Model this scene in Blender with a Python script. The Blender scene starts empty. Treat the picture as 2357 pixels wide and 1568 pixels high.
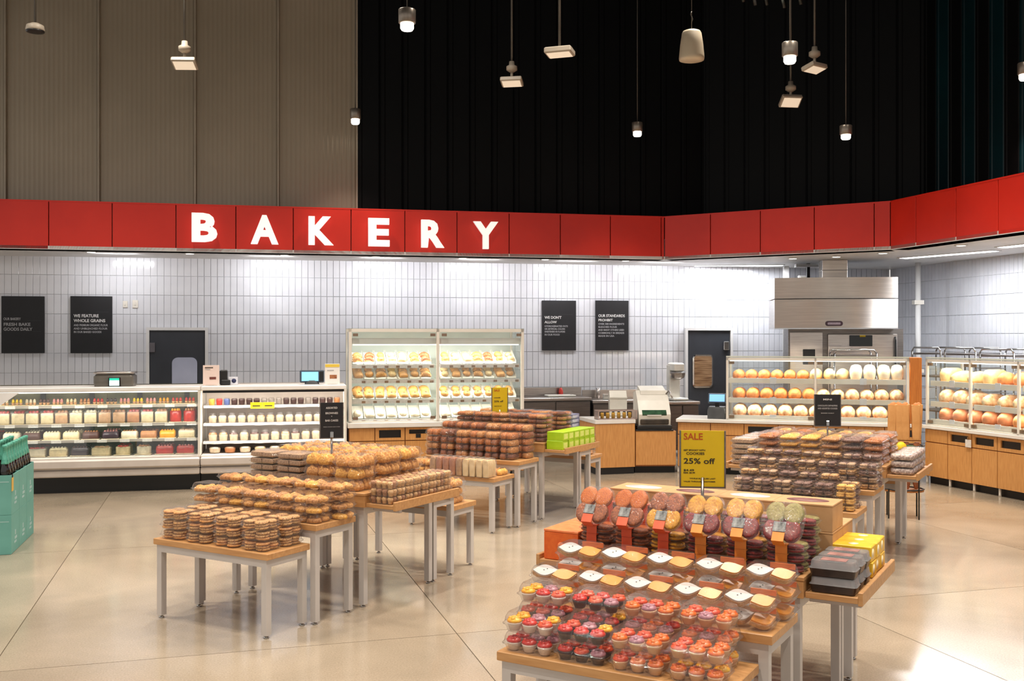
import bpy, math, random
from math import sin, cos, pi, radians
random.seed(7)
R = random.Random(11)
S = bpy.context.scene
C = S.collection
# ------------------------------------------------------------------ camera
F, CX, YH, H = 2345.0, 1178.5, 776.0, 2.0
cam = bpy.data.cameras.new('camera'); co = bpy.data.objects.new('camera', cam); C.objects.link(co)
co.location = (0, 0, H); co.rotation_euler = (pi/2, 0, 0)
cam.sensor_width = 36; cam.lens = F/2357*36; cam.shift_y = -8/2357; cam.clip_end = 200
S.camera = co
# ------------------------------------------------------------------ view, world
S.view_settings.view_transform = 'Standard'; S.view_settings.look = 'None'
S.view_settings.gamma = 1; S.view_settings.use_curve_mapping = False
S.view_settings.exposure = 0.55
cy = S.cycles
cy.max_bounces = 7; cy.diffuse_bounces = 3; cy.glossy_bounces = 3; cy.transmission_bounces = 2
cy.transparent_max_bounces = 24; cy.caustics_reflective = False; cy.caustics_refractive = False
cy.sample_clamp_indirect = 4; cy.use_adaptive_sampling = True; cy.adaptive_threshold = 0.03
cy.use_denoising = True
W = bpy.data.worlds.new('world'); S.world = W; W.use_nodes = True
W.node_tree.nodes['Background'].inputs[0].default_value = (1.0, 0.95, 0.90, 1)
W.node_tree.nodes['Background'].inputs[1].default_value = 0.55

def lamp(kind, loc, power, color=(1, .9, .78), size=.2, rot=(0, 0, 0), size_y=None, spot=120, blend=.6, name='store_fill_light'):
    l = bpy.data.lights.new(name, kind); o = bpy.data.objects.new(name, l); C.objects.link(o)
    l.energy = power; l.color = color
    if kind == 'AREA':
        l.shape = 'RECTANGLE'; l.size = size; l.size_y = size_y or size
    else:
        l.shadow_soft_size = size
    if kind == 'SPOT':
        l.spot_size = radians(spot); l.spot_blend = blend
    o.location = loc; o.rotation_euler = rot
    return o
WARM = (1.0, .91, .80); NEUT = (1.0, .95, .90); COOL = (.93, .96, 1.0)
# unseen ceiling spots for the store lighting, some added to brighten fascia and cases
for x, y, p in [(-5.5, 3, 900), (-1.5, 2.5, 1000), (2.5, 2.0, 780), (6, 3, 500), (-5, 7.5, 1000), (-1.2, 6, 900),
                (2.6, 6.0, 900), (-2.5, 10.5, 900), (1.2, 9.5, 900), (4.2, 9.0, 1100), (-6.5, 11, 500), (2.6, 12.3, 650), (-4.4, 11.9, 650), (-.8, 12.4, 650), (5.2, 6.0, 500), (5.4, 10.6, 550)]:
    lamp('SPOT', (x, y, 7.4), p*.72, WARM, .16, spot=105, blend=.9)
# ------------------------------------------------------------------ helpers
def srgb(c):
    r = []
    for v in c:
        v = v/255.0
        r.append(v/12.92 if v <= .04045 else ((v+.055)/1.055)**2.4)
    return (r[0], r[1], r[2], 1)
MATS = {}
def pm(name, c1, c2=None, scale=8, rough=.5, metal=0, bump=0, stretch=(1, 1, 1), coat=0, spec=.5, emit=0, detail=3):
    """procedural principled: noise between two colours"""
    if name in MATS: return MATS[name]
    m = bpy.data.materials.new(name); m.use_nodes = True; nt = m.node_tree; N = nt.nodes; Lk = nt.links
    b = N['Principled BSDF']
    c2 = c2 or tuple(max(0, v*.9) for v in c1)
    tc = N.new('ShaderNodeTexCoord'); mp = N.new('ShaderNodeMapping'); mp.inputs['Scale'].default_value = stretch
    no = N.new('ShaderNodeTexNoise'); no.inputs['Scale'].default_value = scale; no.inputs['Detail'].default_value = detail
    ra = N.new('ShaderNodeValToRGB')
    ra.color_ramp.elements[0].position = .3; ra.color_ramp.elements[1].position = .7
    ra.color_ramp.elements[0].color = srgb(c2); ra.color_ramp.elements[1].color = srgb(c1)
    Lk.new(tc.outputs['Object'], mp.inputs[0]); Lk.new(mp.outputs[0], no.inputs['Vector'])
    Lk.new(no.outputs['Fac'], ra.inputs[0]); Lk.new(ra.outputs[0], b.inputs['Base Color'])
    b.inputs['Roughness'].default_value = rough; b.inputs['Metallic'].default_value = metal
    b.inputs['Coat Weight'].default_value = coat; b.inputs['Coat Roughness'].default_value = .08
    b.inputs['Specular IOR Level'].default_value = spec
    if emit:
        Lk.new(ra.outputs[0], b.inputs['Emission Color']); b.inputs['Emission Strength'].default_value = emit
    if bump:
        bp = N.new('ShaderNodeBump'); bp.inputs['Strength'].default_value = bump; bp.inputs['Distance'].default_value = .004
        Lk.new(no.outputs['Fac'], bp.inputs['Height']); Lk.new(bp.outputs[0], b.inputs['Normal'])
    MATS[name] = m
    return m
def clear_mat(name, tint=(.97, .97, .97), rough=.06, haze=.05, ior=1.45):
    if name in MATS: return MATS[name]
    m = bpy.data.materials.new(name); m.use_nodes = True; nt = m.node_tree; N = nt.nodes; Lk = nt.links
    N.clear(); out = N.new('ShaderNodeOutputMaterial')
    tr = N.new('ShaderNodeBsdfTransparent'); tr.inputs[0].default_value = (*tint, 1)
    gl = N.new('ShaderNodeBsdfGlossy'); gl.inputs['Roughness'].default_value = rough
    df = N.new('ShaderNodeBsdfDiffuse'); df.inputs[0].default_value = (.85, .85, .85, 1)
    no = N.new('ShaderNodeTexNoise'); no.inputs['Scale'].default_value = 30
    bp = N.new('ShaderNodeBump'); bp.inputs['Strength'].default_value = .5; bp.inputs['Distance'].default_value = .004
    Lk.new(no.outputs['Fac'], bp.inputs['Height'])
    lw_ = N.new('ShaderNodeLayerWeight'); lw_.inputs[0].default_value = .5
    pw = N.new('ShaderNodeMath'); pw.operation = 'POWER'; pw.inputs[1].default_value = 4.0
    fr = N.new('ShaderNodeMapRange'); fr.inputs['To Min'].default_value = .045; fr.inputs['To Max'].default_value = .75
    Lk.new(lw_.outputs['Facing'], pw.inputs[0]); Lk.new(pw.outputs[0], fr.inputs[0])
    m1 = N.new('ShaderNodeMixShader'); m2 = N.new('ShaderNodeMixShader'); m1.inputs[0].default_value = haze
    Lk.new(tr.outputs[0], m1.inputs[1]); Lk.new(df.outputs[0], m1.inputs[2])
    Lk.new(fr.outputs[0], m2.inputs[0]); Lk.new(m1.outputs[0], m2.inputs[1]); Lk.new(gl.outputs[0], m2.inputs[2])
    if 'plastic' in name: Lk.new(bp.outputs[0], gl.inputs['Normal'])
    Lk.new(m2.outputs[0], out.inputs[0]); MATS[name] = m
    return m
def emit_mat(name, c, s):
    if name in MATS: return MATS[name]
    m = bpy.data.materials.new(name); m.use_nodes = True; b = m.node_tree.nodes['Principled BSDF']
    b.inputs['Base Color'].default_value = srgb(c); b.inputs['Emission Color'].default_value = srgb(c)
    b.inputs['Emission Strength'].default_value = s; b.inputs['Roughness'].default_value = .4
    MATS[name] = m
    return m

class MB:
    """collects simple solids and makes one mesh"""
    def __init__(s): s.v = []; s.f = []; s.sm = []; s.mi = []
    def add(s, vs, fs, smooth=False, mi=0):
        n = len(s.v); s.v += vs; s.f += [tuple(i+n for i in f) for f in fs]; s.sm += [smooth]*len(fs); s.mi += [mi]*len(fs); return s
    def box(s, x0, x1, y0, y1, z0, z1, mi=0):
        vs = [(x0, y0, z0), (x1, y0, z0), (x1, y1, z0), (x0, y1, z0), (x0, y0, z1), (x1, y0, z1), (x1, y1, z1), (x0, y1, z1)]
        return s.add(vs, [(3, 2, 1, 0), (4, 5, 6, 7), (0, 1, 5, 4), (1, 2, 6, 5), (2, 3, 7, 6), (3, 0, 4, 7)], False, mi)
    def bev(s, x0, x1, y0, y1, z0, z1, b, mi=0):
        """box with a chamfer round top and bottom and rounded vertical corners"""
        cx, cyy = (x0+x1)/2, (y0+y1)/2; w, d = (x1-x0)/2, (y1-y0)/2
        return s.loft([(w-b, d-b, b*.6, z0), (w, d, b, z0+b), (w, d, b, z1-b), (w-b, d-b, b*.6, z1)], (cx, cyy), n=2, mi=mi, smooth=False)
    def loft(s, secs, c=(0, 0), n=3, mi=0, smooth=True, cap0=True, cap1=True):
        rings = []
        for w, d, r, z in secs:
            r = min(r, w*.999, d*.999); ring = []
            for q, (sx, sy) in enumerate(((1, 1), (-1, 1), (-1, -1), (1, -1))):
                for k in range(n+1):
                    a = q*pi/2 + k*pi/2/n
                    ring.append((c[0]+sx*(w-r)+r*cos(a), c[1]+sy*(d-r)+r*sin(a), z))
            rings.append(ring)
        m = len(rings[0]); vs = [p for g in rings for p in g]; fs = []
        for i in range(len(rings)-1):
            for j in range(m):
                k = (j+1) % m; fs.append((i*m+j, i*m+k, (i+1)*m+k, (i+1)*m+j))
        s.add(vs, fs, smooth, mi)
        if cap0: s.add(list(rings[0]), [tuple(range(m-1, -1, -1))], False, mi)
        if cap1: s.add(list(rings[-1]), [tuple(range(m))], False, mi)
        return s
    def lathe(s, prof, c=(0, 0, 0), n=16, mi=0, smooth=True, sx=1, sy=1, lump=0, rnd=None):
        vs = []; fs = []; m = n
        for r, z in prof:
            for j in range(m):
                a = 2*pi*j/m; rr = r*(1+(rnd.uniform(-lump, lump) if lump else 0))
                vs.append((c[0]+rr*cos(a)*sx, c[1]+rr*sin(a)*sy, c[2]+z+(rnd.uniform(-lump, lump)*r*.3 if lump else 0)))
        for i in range(len(prof)-1):
            for j in range(m):
                k = (j+1) % m; fs.append((i*m+j, i*m+k, (i+1)*m+k, (i+1)*m+j))
        fs.append(tuple(range(m-1, -1, -1))); fs.append(tuple((len(prof)-1)*m+j for j in range(m)))
        return s.add(vs, fs, smooth, mi)
    def tube(s, pts, r, n=8, mi=0):
        vs = []; fs = []
        for i, p in enumerate(pts):
            a = pts[max(0, i-1)]; b = pts[min(len(pts)-1, i+1)]
            t = [b[k]-a[k] for k in range(3)]; L = math.sqrt(sum(v*v for v in t)) or 1; t = [v/L for v in t]
            u = (0, 0, 1) if abs(t[2]) < .9 else (1, 0, 0)
            e = (t[1]*u[2]-t[2]*u[1], t[2]*u[0]-t[0]*u[2], t[0]*u[1]-t[1]*u[0]); L = math.sqrt(sum(v*v for v in e)); e = [v/L for v in e]
            g = (t[1]*e[2]-t[2]*e[1], t[2]*e[0]-t[0]*e[2], t[0]*e[1]-t[1]*e[0])
            for j in range(n):
                q = 2*pi*j/n; vs.append(tuple(p[k]+r*(cos(q)*e[k]+sin(q)*g[k]) for k in range(3)))
        for i in range(len(pts)-1):
            for j in range(n):
                k = (j+1) % n; fs.append((i*n+j, i*n+k, (i+1)*n+k, (i+1)*n+j))
        fs.append(tuple(range(n-1, -1, -1))); fs.append(tuple((len(pts)-1)*n+j for j in range(n)))
        return s.add(vs, fs, True, mi)
    def prism(s, poly, z0, z1, mi=0, smooth=False):
        """polygon in xy, extruded in z"""
        m = len(poly); vs = [(x, y, z0) for x, y in poly]+[(x, y, z1) for x, y in poly]
        fs = [(j, (j+1) % m, (j+1) % m+m, j+m) for j in range(m)]
        s.add(vs, fs, smooth, mi)
        s.add(vs[:m], [tuple(range(m-1, -1, -1))], False, mi); s.add(vs[m:], [tuple(range(m))], False, mi)
        return s
    def prism_x(s, poly, x0, x1, mi=0):
        """polygon in yz, extruded along x"""
        m = len(poly); vs = [(x0, y, z) for y, z in poly]+[(x1, y, z) for y, z in poly]
        fs = [(j, (j+1) % m, (j+1) % m+m, j+m) for j in range(m)]+[tuple(range(m-1, -1, -1)), tuple(m+j for j in range(m))]
        return s.add(vs, fs, False, mi)
    def blob(s, rx, ry, rz, c=(0, 0, 0), n=12, m=6, lump=0, rnd=None, mi=0, flat=.35, rot=0):
        """flattened egg standing on z=c[2]; lower part cut flat"""
        prof = []
        for i in range(m+1):
            a = -pi/2*flat + (pi/2+pi/2*flat)*i/m
            prof.append((max(.02, cos(a)), sin(a)+sin(pi/2*flat)))
        top = prof[-1][1]; vs = []; fs = []
        for r, z in prof:
            for j in range(n):
                a = 2*pi*j/n; q = 1+(rnd.uniform(-lump, lump) if lump else 0)
                x, y = r*cos(a)*rx*q, r*sin(a)*ry*q
                vs.append((c[0]+x*cos(rot)-y*sin(rot), c[1]+x*sin(rot)+y*cos(rot), c[2]+z/top*rz*(1+(q-1)*.5)))
        for i in range(m):
            for j in range(n):
                k = (j+1) % n; fs.append((i*n+j, i*n+k, (i+1)*n+k, (i+1)*n+j))
        fs.append(tuple(range(n-1, -1, -1))); fs.append(tuple(m*n+j for j in range(n)))
        return s.add(vs, fs, True, mi)
    def mesh(s, name, *mats):
        me = bpy.data.meshes.new(name); me.from_pydata(s.v, [], s.f); me.validate(clean_customdata=False) if False else None
        me.polygons.foreach_set('use_smooth', s.sm); me.polygons.foreach_set('material_index', s.mi)
        for m in mats: me.materials.append(m)
        me.update(); return me
def obj(name, mb, mats, parent=None, loc=(0, 0, 0), rz=0, rot=None):
    me = mb if isinstance(mb, bpy.types.Mesh) else mb.mesh(name, *(mats if isinstance(mats, (list, tuple)) else [mats]))
    o = bpy.data.objects.new(name, me); C.objects.link(o)
    o.location = loc; o.rotation_euler = rot or (0, 0, rz)
    if parent is not None: o.parent = parent
    return o
LONG = []
def thing(name, label, cat, loc=(0, 0, 0), rz=0, group=None, rot=None):
    if len(label.replace('-', ' ').split()) > 16: LONG.append(label)
    o = bpy.data.objects.new(name, None); C.objects.link(o); o.empty_display_size = .1
    o.location = loc; o.rotation_euler = rot or (0, 0, rz); o['label'] = label; o['category'] = cat
    if group: o['group'] = group
    return o
def tag(o, label, cat, group=None):
    if len(label.replace('-', ' ').split()) > 16: LONG.append(label)
    o['label'] = label; o['category'] = cat
    if group: o['group'] = group
    return o
def structure(name, mb=None, mats=None, loc=(0, 0, 0), rz=0):
    if mb is None:
        o = bpy.data.objects.new(name, None); C.objects.link(o)
    else: o = obj(name, mb, mats)
    o.location = loc; o.rotation_euler = (0, 0, rz); o['kind'] = 'structure'
    return o
KIDS = {}
def kids(o):
    return [c for c in o.children]
class Proto:
    """a thing described once: list of (name, mesh, loc, rot, [sub-parts])"""
    def __init__(s, name, cat, parts): s.name = name; s.cat = cat; s.parts = parts
    def place(s, label, loc, rz=0, group=None, rot=None, scale=None):
        t = thing(s.name, label, s.cat, loc, rz, group, rot)
        if scale: t.scale = scale
        for p in s.parts:
            o = bpy.data.objects.new(p[0], p[1]); C.objects.link(o); o.parent = t; o.location = p[2]; o.rotation_euler = p[3]
            for q in (p[4] if len(p) > 4 else []):
                u = bpy.data.objects.new(q[0], q[1]); C.objects.link(u); u.parent = o; u.location = q[2]; u.rotation_euler = q[3]
        return t
Z3 = (0, 0, 0)
def P(name, mesh, loc=Z3, rot=Z3, subs=()): return (name, mesh, loc, rot, subs)
ORD = ['leftmost', 'second', 'third', 'fourth', 'fifth', 'sixth', 'seventh', 'eighth', 'ninth', 'tenth', 'eleventh', 'twelfth', 'thirteenth', 'fourteenth', 'fifteenth', 'sixteenth']
def ordx(i, n): return 'leftmost' if i == 0 else 'rightmost' if i == n-1 else ORD[i]
def ordl(i, n): return ordx(i, n) if i in (0, n-1) else ORD[i]+' from left'
def ordy(i, n): return 'nearest' if i == 0 else 'farthest' if i == n-1 else ORD[i]
def ordz(i, n): return 'bottom' if i == 0 else 'topmost' if i == n-1 else ORD[i]
class Frame:
    def __init__(s, ox, oy, ang): s.ox, s.oy, s.a = ox, oy, radians(ang)
    def w(s, x, t, z=0): return (s.ox+x*cos(s.a)-t*sin(s.a), s.oy+x*sin(s.a)+t*cos(s.a), z)
    def s(s_, px, t=0):
        k = (px-CX)/F; c, n = cos(s_.a), sin(s_.a)
        return (k*(s_.oy+t*c)-s_.ox+t*n)/(c-k*n)
def K(px): return (px-CX)/F
def at(px, py, Y): return (K(px)*Y, Y, H-(py-YH)*Y/F)
# text -> mesh
def text_mesh(body, size, ext=.001, bold=0, align='LEFT', name='lettering', width=None, space=1.0):
    cu = bpy.data.curves.new(name, 'FONT'); cu.body = body; cu.size = size; cu.extrude = ext; cu.offset = bold
    cu.align_x = align; cu.space_character = space; cu.resolution_u = 3
    o = bpy.data.objects.new(name, cu); C.objects.link(o)
    dg = bpy.context.evaluated_depsgraph_get()
    me = bpy.data.meshes.new_from_object(o.evaluated_get(dg))
    bpy.data.objects.remove(o); bpy.data.curves.remove(cu)
    if width:
        xs = [v.co.x for v in me.vertices]
        if xs:
            w = max(xs)-min(xs)
            if w > 0:
                for v in me.vertices: v.co.x *= width/w
    return me
def lettering(body, size, mat, parent, loc, ext=.0008, bold=0, align='LEFT', width=None, name='lettering', rz=0):
    me = text_mesh(body, size, ext, bold, align, name, width); me.materials.append(mat)
    o = bpy.data.objects.new(name, me); C.objects.link(o); o.parent = parent
    o.location = loc; o.rotation_euler = (pi/2, 0, rz)
    return o
# ------------------------------------------------------------------ materials
white_paint = pm('white_paint', (226, 224, 222), (216, 214, 212), 3, .45)
cream_frame = pm('cream_frame', (236, 230, 220), (226, 220, 208), 4, .35)
tile_m = pm('glazed_tile', (222, 223, 228), (210, 211, 217), 2.5, .12, coat=.5)
grout_m = pm('grout', (208, 209, 214), (198, 199, 204), 30, .8)
red_m = pm('red_panel_paint', (222, 46, 26), (208, 38, 20), 1.2, .38)
redback_m = pm('dark_red_backing', (90, 12, 8), (70, 10, 6), 3, .6)
black_m = pm('black_metal_panel', (7, 8, 9), (4, 5, 6), .8, .5, spec=.15)
teal_refl_m = pm('teal_reflection_panel', (2, 40, 46), (3, 22, 28), .6, .35, spec=.35)  # teal reflections put into the panel colour of the right upper walls
poly_m = pm('ribbed_taupe_panel', (166, 153, 133), (150, 138, 118), .5, .32, metal=.25)
black_sign = pm('black_board', (24, 24, 28), (18, 18, 21), 6, .55)
dark_door = pm('charcoal_door', (50, 53, 60), (42, 45, 51), 3, .5)
steel = pm('stainless_steel', (186, 178, 172), (164, 156, 150), 3, .28, metal=1, stretch=(1, 1, 22))
steel_dk = pm('dull_steel', (130, 124, 120), (108, 103, 99), 3, .38, metal=.9, stretch=(1, 1, 16))
def brushed(m):
    nt = m.node_tree; b = nt.nodes['Principled BSDF']; t = nt.nodes.new('ShaderNodeTangent'); t.direction_type = 'RADIAL'; t.axis = 'Z'
    b.inputs['Anisotropic'].default_value = .85; b.inputs['Anisotropic Rotation'].default_value = .25
    nt.links.new(t.outputs[0], b.inputs['Tangent'])
hood_steel = pm('brushed_hood_steel', (206, 198, 190), (190, 182, 175), 2, .32, metal=1, stretch=(1, 1, 22)); brushed(hood_steel)
chrome = pm('chrome', (205, 205, 205), (185, 185, 185), 5, .15, metal=1)
leg_m = pm('powder_coat_grey', (196, 190, 186), (188, 182, 178), 4, .42)
oak = pm('oak_veneer', (198, 150, 98), (178, 128, 78), 5, .42, stretch=(1, 9, 9), bump=.08)
oak_v = pm('oak_vertical', (214, 156, 92), (196, 136, 74), 6, .45, stretch=(9, 9, 1))
oak_dark = pm('oak_side', (180, 112, 50), (160, 96, 40), 6, .45, stretch=(9, 9, 1))
counter_m = pm('white_countertop', (240, 236, 230), (230, 226, 220), 6, .25)
black_pl = pm('black_plastic', (26, 25, 26), (18, 18, 18), 9, .4)
toe_m = pm('black_toe_kick', (18, 16, 15), (12, 11, 10), 4, .5)
bumper_m = pm('grey_bumper', (214, 204, 196), (202, 192, 184), 4, .35)
shelf_m = pm('grey_shelf_edge', (176, 166, 156), (160, 150, 140), 6, .4)
shelf_w = pm('white_shelf', (238, 230, 222), (228, 220, 210), 6, .4)
tagw = pm('price_tag_paper', (232, 226, 220), (210, 203, 196), 40, .7)
glass = clear_mat('clear_glass', (.96, .985, .975), .02, .015)
plastic = clear_mat('clear_plastic', (.975, .97, .965), .05, .02)
plastic_t = clear_mat('clear_plastic_tray', (.95, .94, .93), .08, .06)
film = clear_mat('clear_plastic_film', (.97, .96, .95), .1, .08)
cardk = pm('kraft_card', (196, 152, 106), (184, 140, 94), 12, .75)
yellow_m = pm('yellow_card', (222, 190, 6), (212, 178, 2), 5, .5)
led = emit_mat('lit_strip', (255, 250, 240), 1.6)
lens_m = emit_mat('lit_lens', (255, 246, 228), 4)
lens_dim = emit_mat('downlight_lens', (255, 250, 244), 3.0)
ink_w = pm('white_ink', (225, 224, 222), (215, 214, 212), 9, .6)
ink_g = pm('pale_grey_ink', (176, 176, 178), (165, 165, 168), 9, .6)
ink_d = pm('dark_ink', (46, 38, 20), (40, 33, 16), 9, .6)
ink_r = pm('red_ink', (190, 84, 10), (180, 74, 10), 9, .6)
# floor material: polished concrete
def floor_mat():
    m = bpy.data.materials.new('polished_concrete'); m.use_nodes = True; nt = m.node_tree; N = nt.nodes; Lk = nt.links
    b = N['Principled BSDF']; tc = N.new('ShaderNodeTexCoord')
    a = N.new('ShaderNodeTexNoise'); a.inputs['Scale'].default_value = .9; a.inputs['Detail'].default_value = 6; a.inputs['Distortion'].default_value = .6
    g = N.new('ShaderNodeTexNoise'); g.inputs['Scale'].default_value = 90; g.inputs['Detail'].default_value = 4
    r1 = N.new('ShaderNodeValToRGB'); e = r1.color_ramp.elements
    e[0].position = .3; e[0].color = srgb((148, 135, 117)); e[1].position = .72; e[1].color = srgb((178, 162, 141))
    r2 = N.new('ShaderNodeValToRGB'); e = r2.color_ramp.elements
    e[0].position = .38; e[0].color = (.72, .70, .68, 1); e[1].position = .62; e[1].color = (1.0, 1.0, 1.0, 1)
    mx = N.new('ShaderNodeMix'); mx.data_type = 'RGBA'; mx.blend_type = 'MULTIPLY'; mx.inputs[0].default_value = .55
    Lk.new(tc.outputs['Object'], a.inputs['Vector']); Lk.new(tc.outputs['Object'], g.inputs['Vector'])
    Lk.new(a.outputs['Fac'], r1.inputs[0]); Lk.new(g.outputs['Fac'], r2.inputs[0])
    Lk.new(r1.outputs[0], mx.inputs[6]); Lk.new(r2.outputs[0], mx.inputs[7]); Lk.new(mx.outputs[2], b.inputs['Base Color'])
    mr = N.new('ShaderNodeMapRange'); mr.inputs['To Min'].default_value = .10; mr.inputs['To Max'].default_value = .22
    Lk.new(a.outputs['Fac'], mr.inputs[0]); Lk.new(mr.outputs[0], b.inputs['Roughness'])
    b.inputs['Specular IOR Level'].default_value = .75
    return m
conc = floor_mat(); joint_m = pm('joint_filler', (120, 106, 88), (104, 92, 76), 12, .7)
# ------------------------------------------------------------------ frames of reference
AL = 12.12
WALL = Frame(0, 17.38, AL)
FASL = Frame(0, 15.976, AL)
CASE = Frame(0, 14.30, AL)
# ------------------------------------------------------------------ floor
fl = structure('floor', MB().box(-14, 16, -8, 24, -.12, -.012), joint_m)
ga = radians(-73.8+90)
GU = (cos(ga), sin(ga)); GV = (-sin(ga), cos(ga))   # GV runs along the joint seen in the photograph
# joint through (-1.27,9.96)
n0 = -1.27*GU[0]+9.96*GU[1]
PW, PH = 2.86, 3.6
for i in range(-4, 6):
    for j in range(-3, 7):
        cu_, cv_ = n0+(i+.5)*PW, 3.1+(j+.5)*PH
        x, y = cu_*GU[0]+cv_*GV[0], cu_*GU[1]+cv_*GV[1]
        if -11 < x < 12.5 and -4.5 < y < 20:
            m = MB(); w, h = PW/2-.003, PH/2-.003
            m.box(-w, w, -h, h, -.10, 0)
            o = obj('slab', m, conc, fl, (x, y, 0), ga)
# ------------------------------------------------------------------ back wall with tiles
ZS = 3.254
def tiled_wall(name, fr, s0, s1, z0, z1, tw, th, nearest_low, count=300):
    w = structure(name, MB().box(s0, s1, .012, .20, 0, z1+.6), grout_m, (fr.ox, fr.oy, 0), fr.a)
    cols = int((s1-s0)/tw); rows = int(math.ceil((z1-z0)/th))
    cells = []
    for i in range(cols):
        for j in range(rows):
            zt = z1-j*th; zb = max(z0, zt-th)
            if zt-zb > .02: cells.append((s0+i*tw, zb, zt))
    cells.sort(key=lambda c: c[0], reverse=not nearest_low)
    g = .0035
    base = MB().loft([(tw/2-g/2, th/2-g/2, .002, 0), (tw/2-g/2, th/2-g/2, .002, .009), (tw/2-g/2-.003, th/2-g/2-.003, .002, .012)], n=1, smooth=False)
    # stand it up: local z -> -y
    base.v = [(x, -z, y) for x, y, z in base.v]
    tm = base.mesh('tile', tile_m)
    rnd = random.Random(3); rest = MB(); k = 0
    for sx, zb, zt in cells:
        full = abs((zt-zb)-th) < 1e-6
        cxx, czz = sx+tw/2, (zb+zt)/2
        if full and k < count:
            o = bpy.data.objects.new('tile', tm); C.objects.link(o); o.parent = w
            o.location = (cxx, .012, czz); o.rotation_euler = (rnd.gauss(0, .006), 0, rnd.gauss(0, .009)); k += 1
        else:
            a, b = rnd.gauss(0, .0005), rnd.gauss(0, .0005)
            x0, x1 = cxx-tw/2+g/2, cxx+tw/2-g/2; z0_, z1_ = zb+g/2, zt-g/2
            rest.add([(x0, .012, z0_), (x1, .012, z0_), (x1, .012, z1_), (x0, .012, z1_),
                      (x0+.003, a, z0_+.003), (x1-.003, b, z0_+.003), (x1-.003, b+a, z1_-.003), (x0+.003, a*2, z1_-.003)],
                     [(4, 5, 6, 7), (0, 1, 5, 4), (1, 2, 6, 5), (2, 3, 7, 6), (3, 0, 4, 7)])
    r = obj('tile_field', rest, tile_m, w); r['kind'] = 'stuff'
    return w
cornX = 7.0
sC = cornX/cos(WALL.a)
corner = WALL.w(sC, 0)
wall_back = tiled_wall('wall_back', WALL, WALL.s(-90), sC, 0.45, ZS+.02, .102, .305, True)
WR = Frame(corner[0], corner[1], -80.0)
wall_right = tiled_wall('wall_right', WR, 0.02, 9.5, 0.45, ZS+.02, .102, .305, False)
# ------------------------------------------------------------------ fascia polyline
FA = FASL.w(FASL.s(-140), 0); F1 = (2.47, 16.5); F2 = (5.43, 14.62); F3 = (6.08, 12.08); F4 = (7.9, 5.0)
def seg_frame(a, b): return Frame(a[0], a[1], math.degrees(math.atan2(b[1]-a[1], b[0]-a[0])))
ZB, ZT = 3.254, 3.943
seams = [(FA, F1, [-140, 8-30, 112, 258, 405, 543, 675, 808, 932, 1052, 1172, 1290, 1405, 1522, 1531]),
         (F1, F2, [1531, 1635, 1750, 1874, 2012, 2040]),
         (F2, F3, [2040, 2108, 2200, 2297, 2357]),
         (F3, F4, None)]
for si, (a, b, px) in enumerate(seams):
    fr = seg_frame(a, b); L = math.hypot(b[0]-a[0], b[1]-a[1])
    t = structure('trim_%d' % (si+1), MB().box(0, L, .035, .30, ZB, ZT-.01), redback_m, (fr.ox, fr.oy, 0), fr.a)
    cuts = [min(max(fr.s(p), 0), L) for p in px] if px else [0, 1.2, 2.4, 3.6, 4.8, 6.0, L]
    cuts[0] = 0; cuts[-1] = L
    for u, v in zip(cuts, cuts[1:]):
        if v-u < .03: continue
        m = MB().bev(u+.006, v-.006, 0, .03, ZB+.004, ZT-.002, .004); m2 = m
        obj('panel', m2, red_m, t)
    obj('cap', MB().box(0, L, -.004, .305, ZT-.008, ZT+.012), red_m, t)
# letters
zc = lambda py, Y: H-(py-YH)*Y/F
letters_m = emit_mat('lit_letter_face', (255, 252, 246), .4)
let_side = pm('letter_side', (150, 60, 52), (130, 50, 44), 5, .5)
SIGN = [('B', 441, 500, 490, 557), ('A', 577, 641, 495, 562), ('K', 710, 768, 498, 564), ('E', 848, 897, 502, 567), ('R', 970, 1023, 506, 570), ('Y', 1090, 1147, 510, 573)]
bak = thing('shop_sign', 'lit white capital letters spelling BAKERY on the red band', 'sign', FASL.w(0, 0), FASL.a)
for ch, x0, x1, y0, y1 in SIGN:
    s0, s1 = FASL.s(x0, -.14), FASL.s(x1, -.14); Y = FASL.w((s0+s1)/2, -.14)[1]
    zt, zb = zc(y0, Y), zc(y1, Y)
    me = text_mesh(ch, 1.0, .03, .042, 'LEFT', 'letter')
    xs = [v.co.x for v in me.vertices]; ys = [v.co.y for v in me.vertices]; zs = [v.co.z for v in me.vertices]
    mx_, Mx_, my_, My_ = min(xs), max(xs), min(ys), max(ys)
    for v in me.vertices:
        x, y, z = v.co
        v.co = ((x-mx_)/(Mx_-mx_)*(s1-s0)+s0, -.11-z, (y-my_)/(My_-my_)*(zt-zb)+zb)
    me.materials.append(letters_m)
    o = bpy.data.objects.new('letter', me); C.objects.link(o); o.parent = bak
    obj('stud', MB().box((s0+s1)/2-.03, (s0+s1)/2-.01, -.10, .0, (zt+zb)/2+.02, (zt+zb)/2+.04), let_side, bak)
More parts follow.
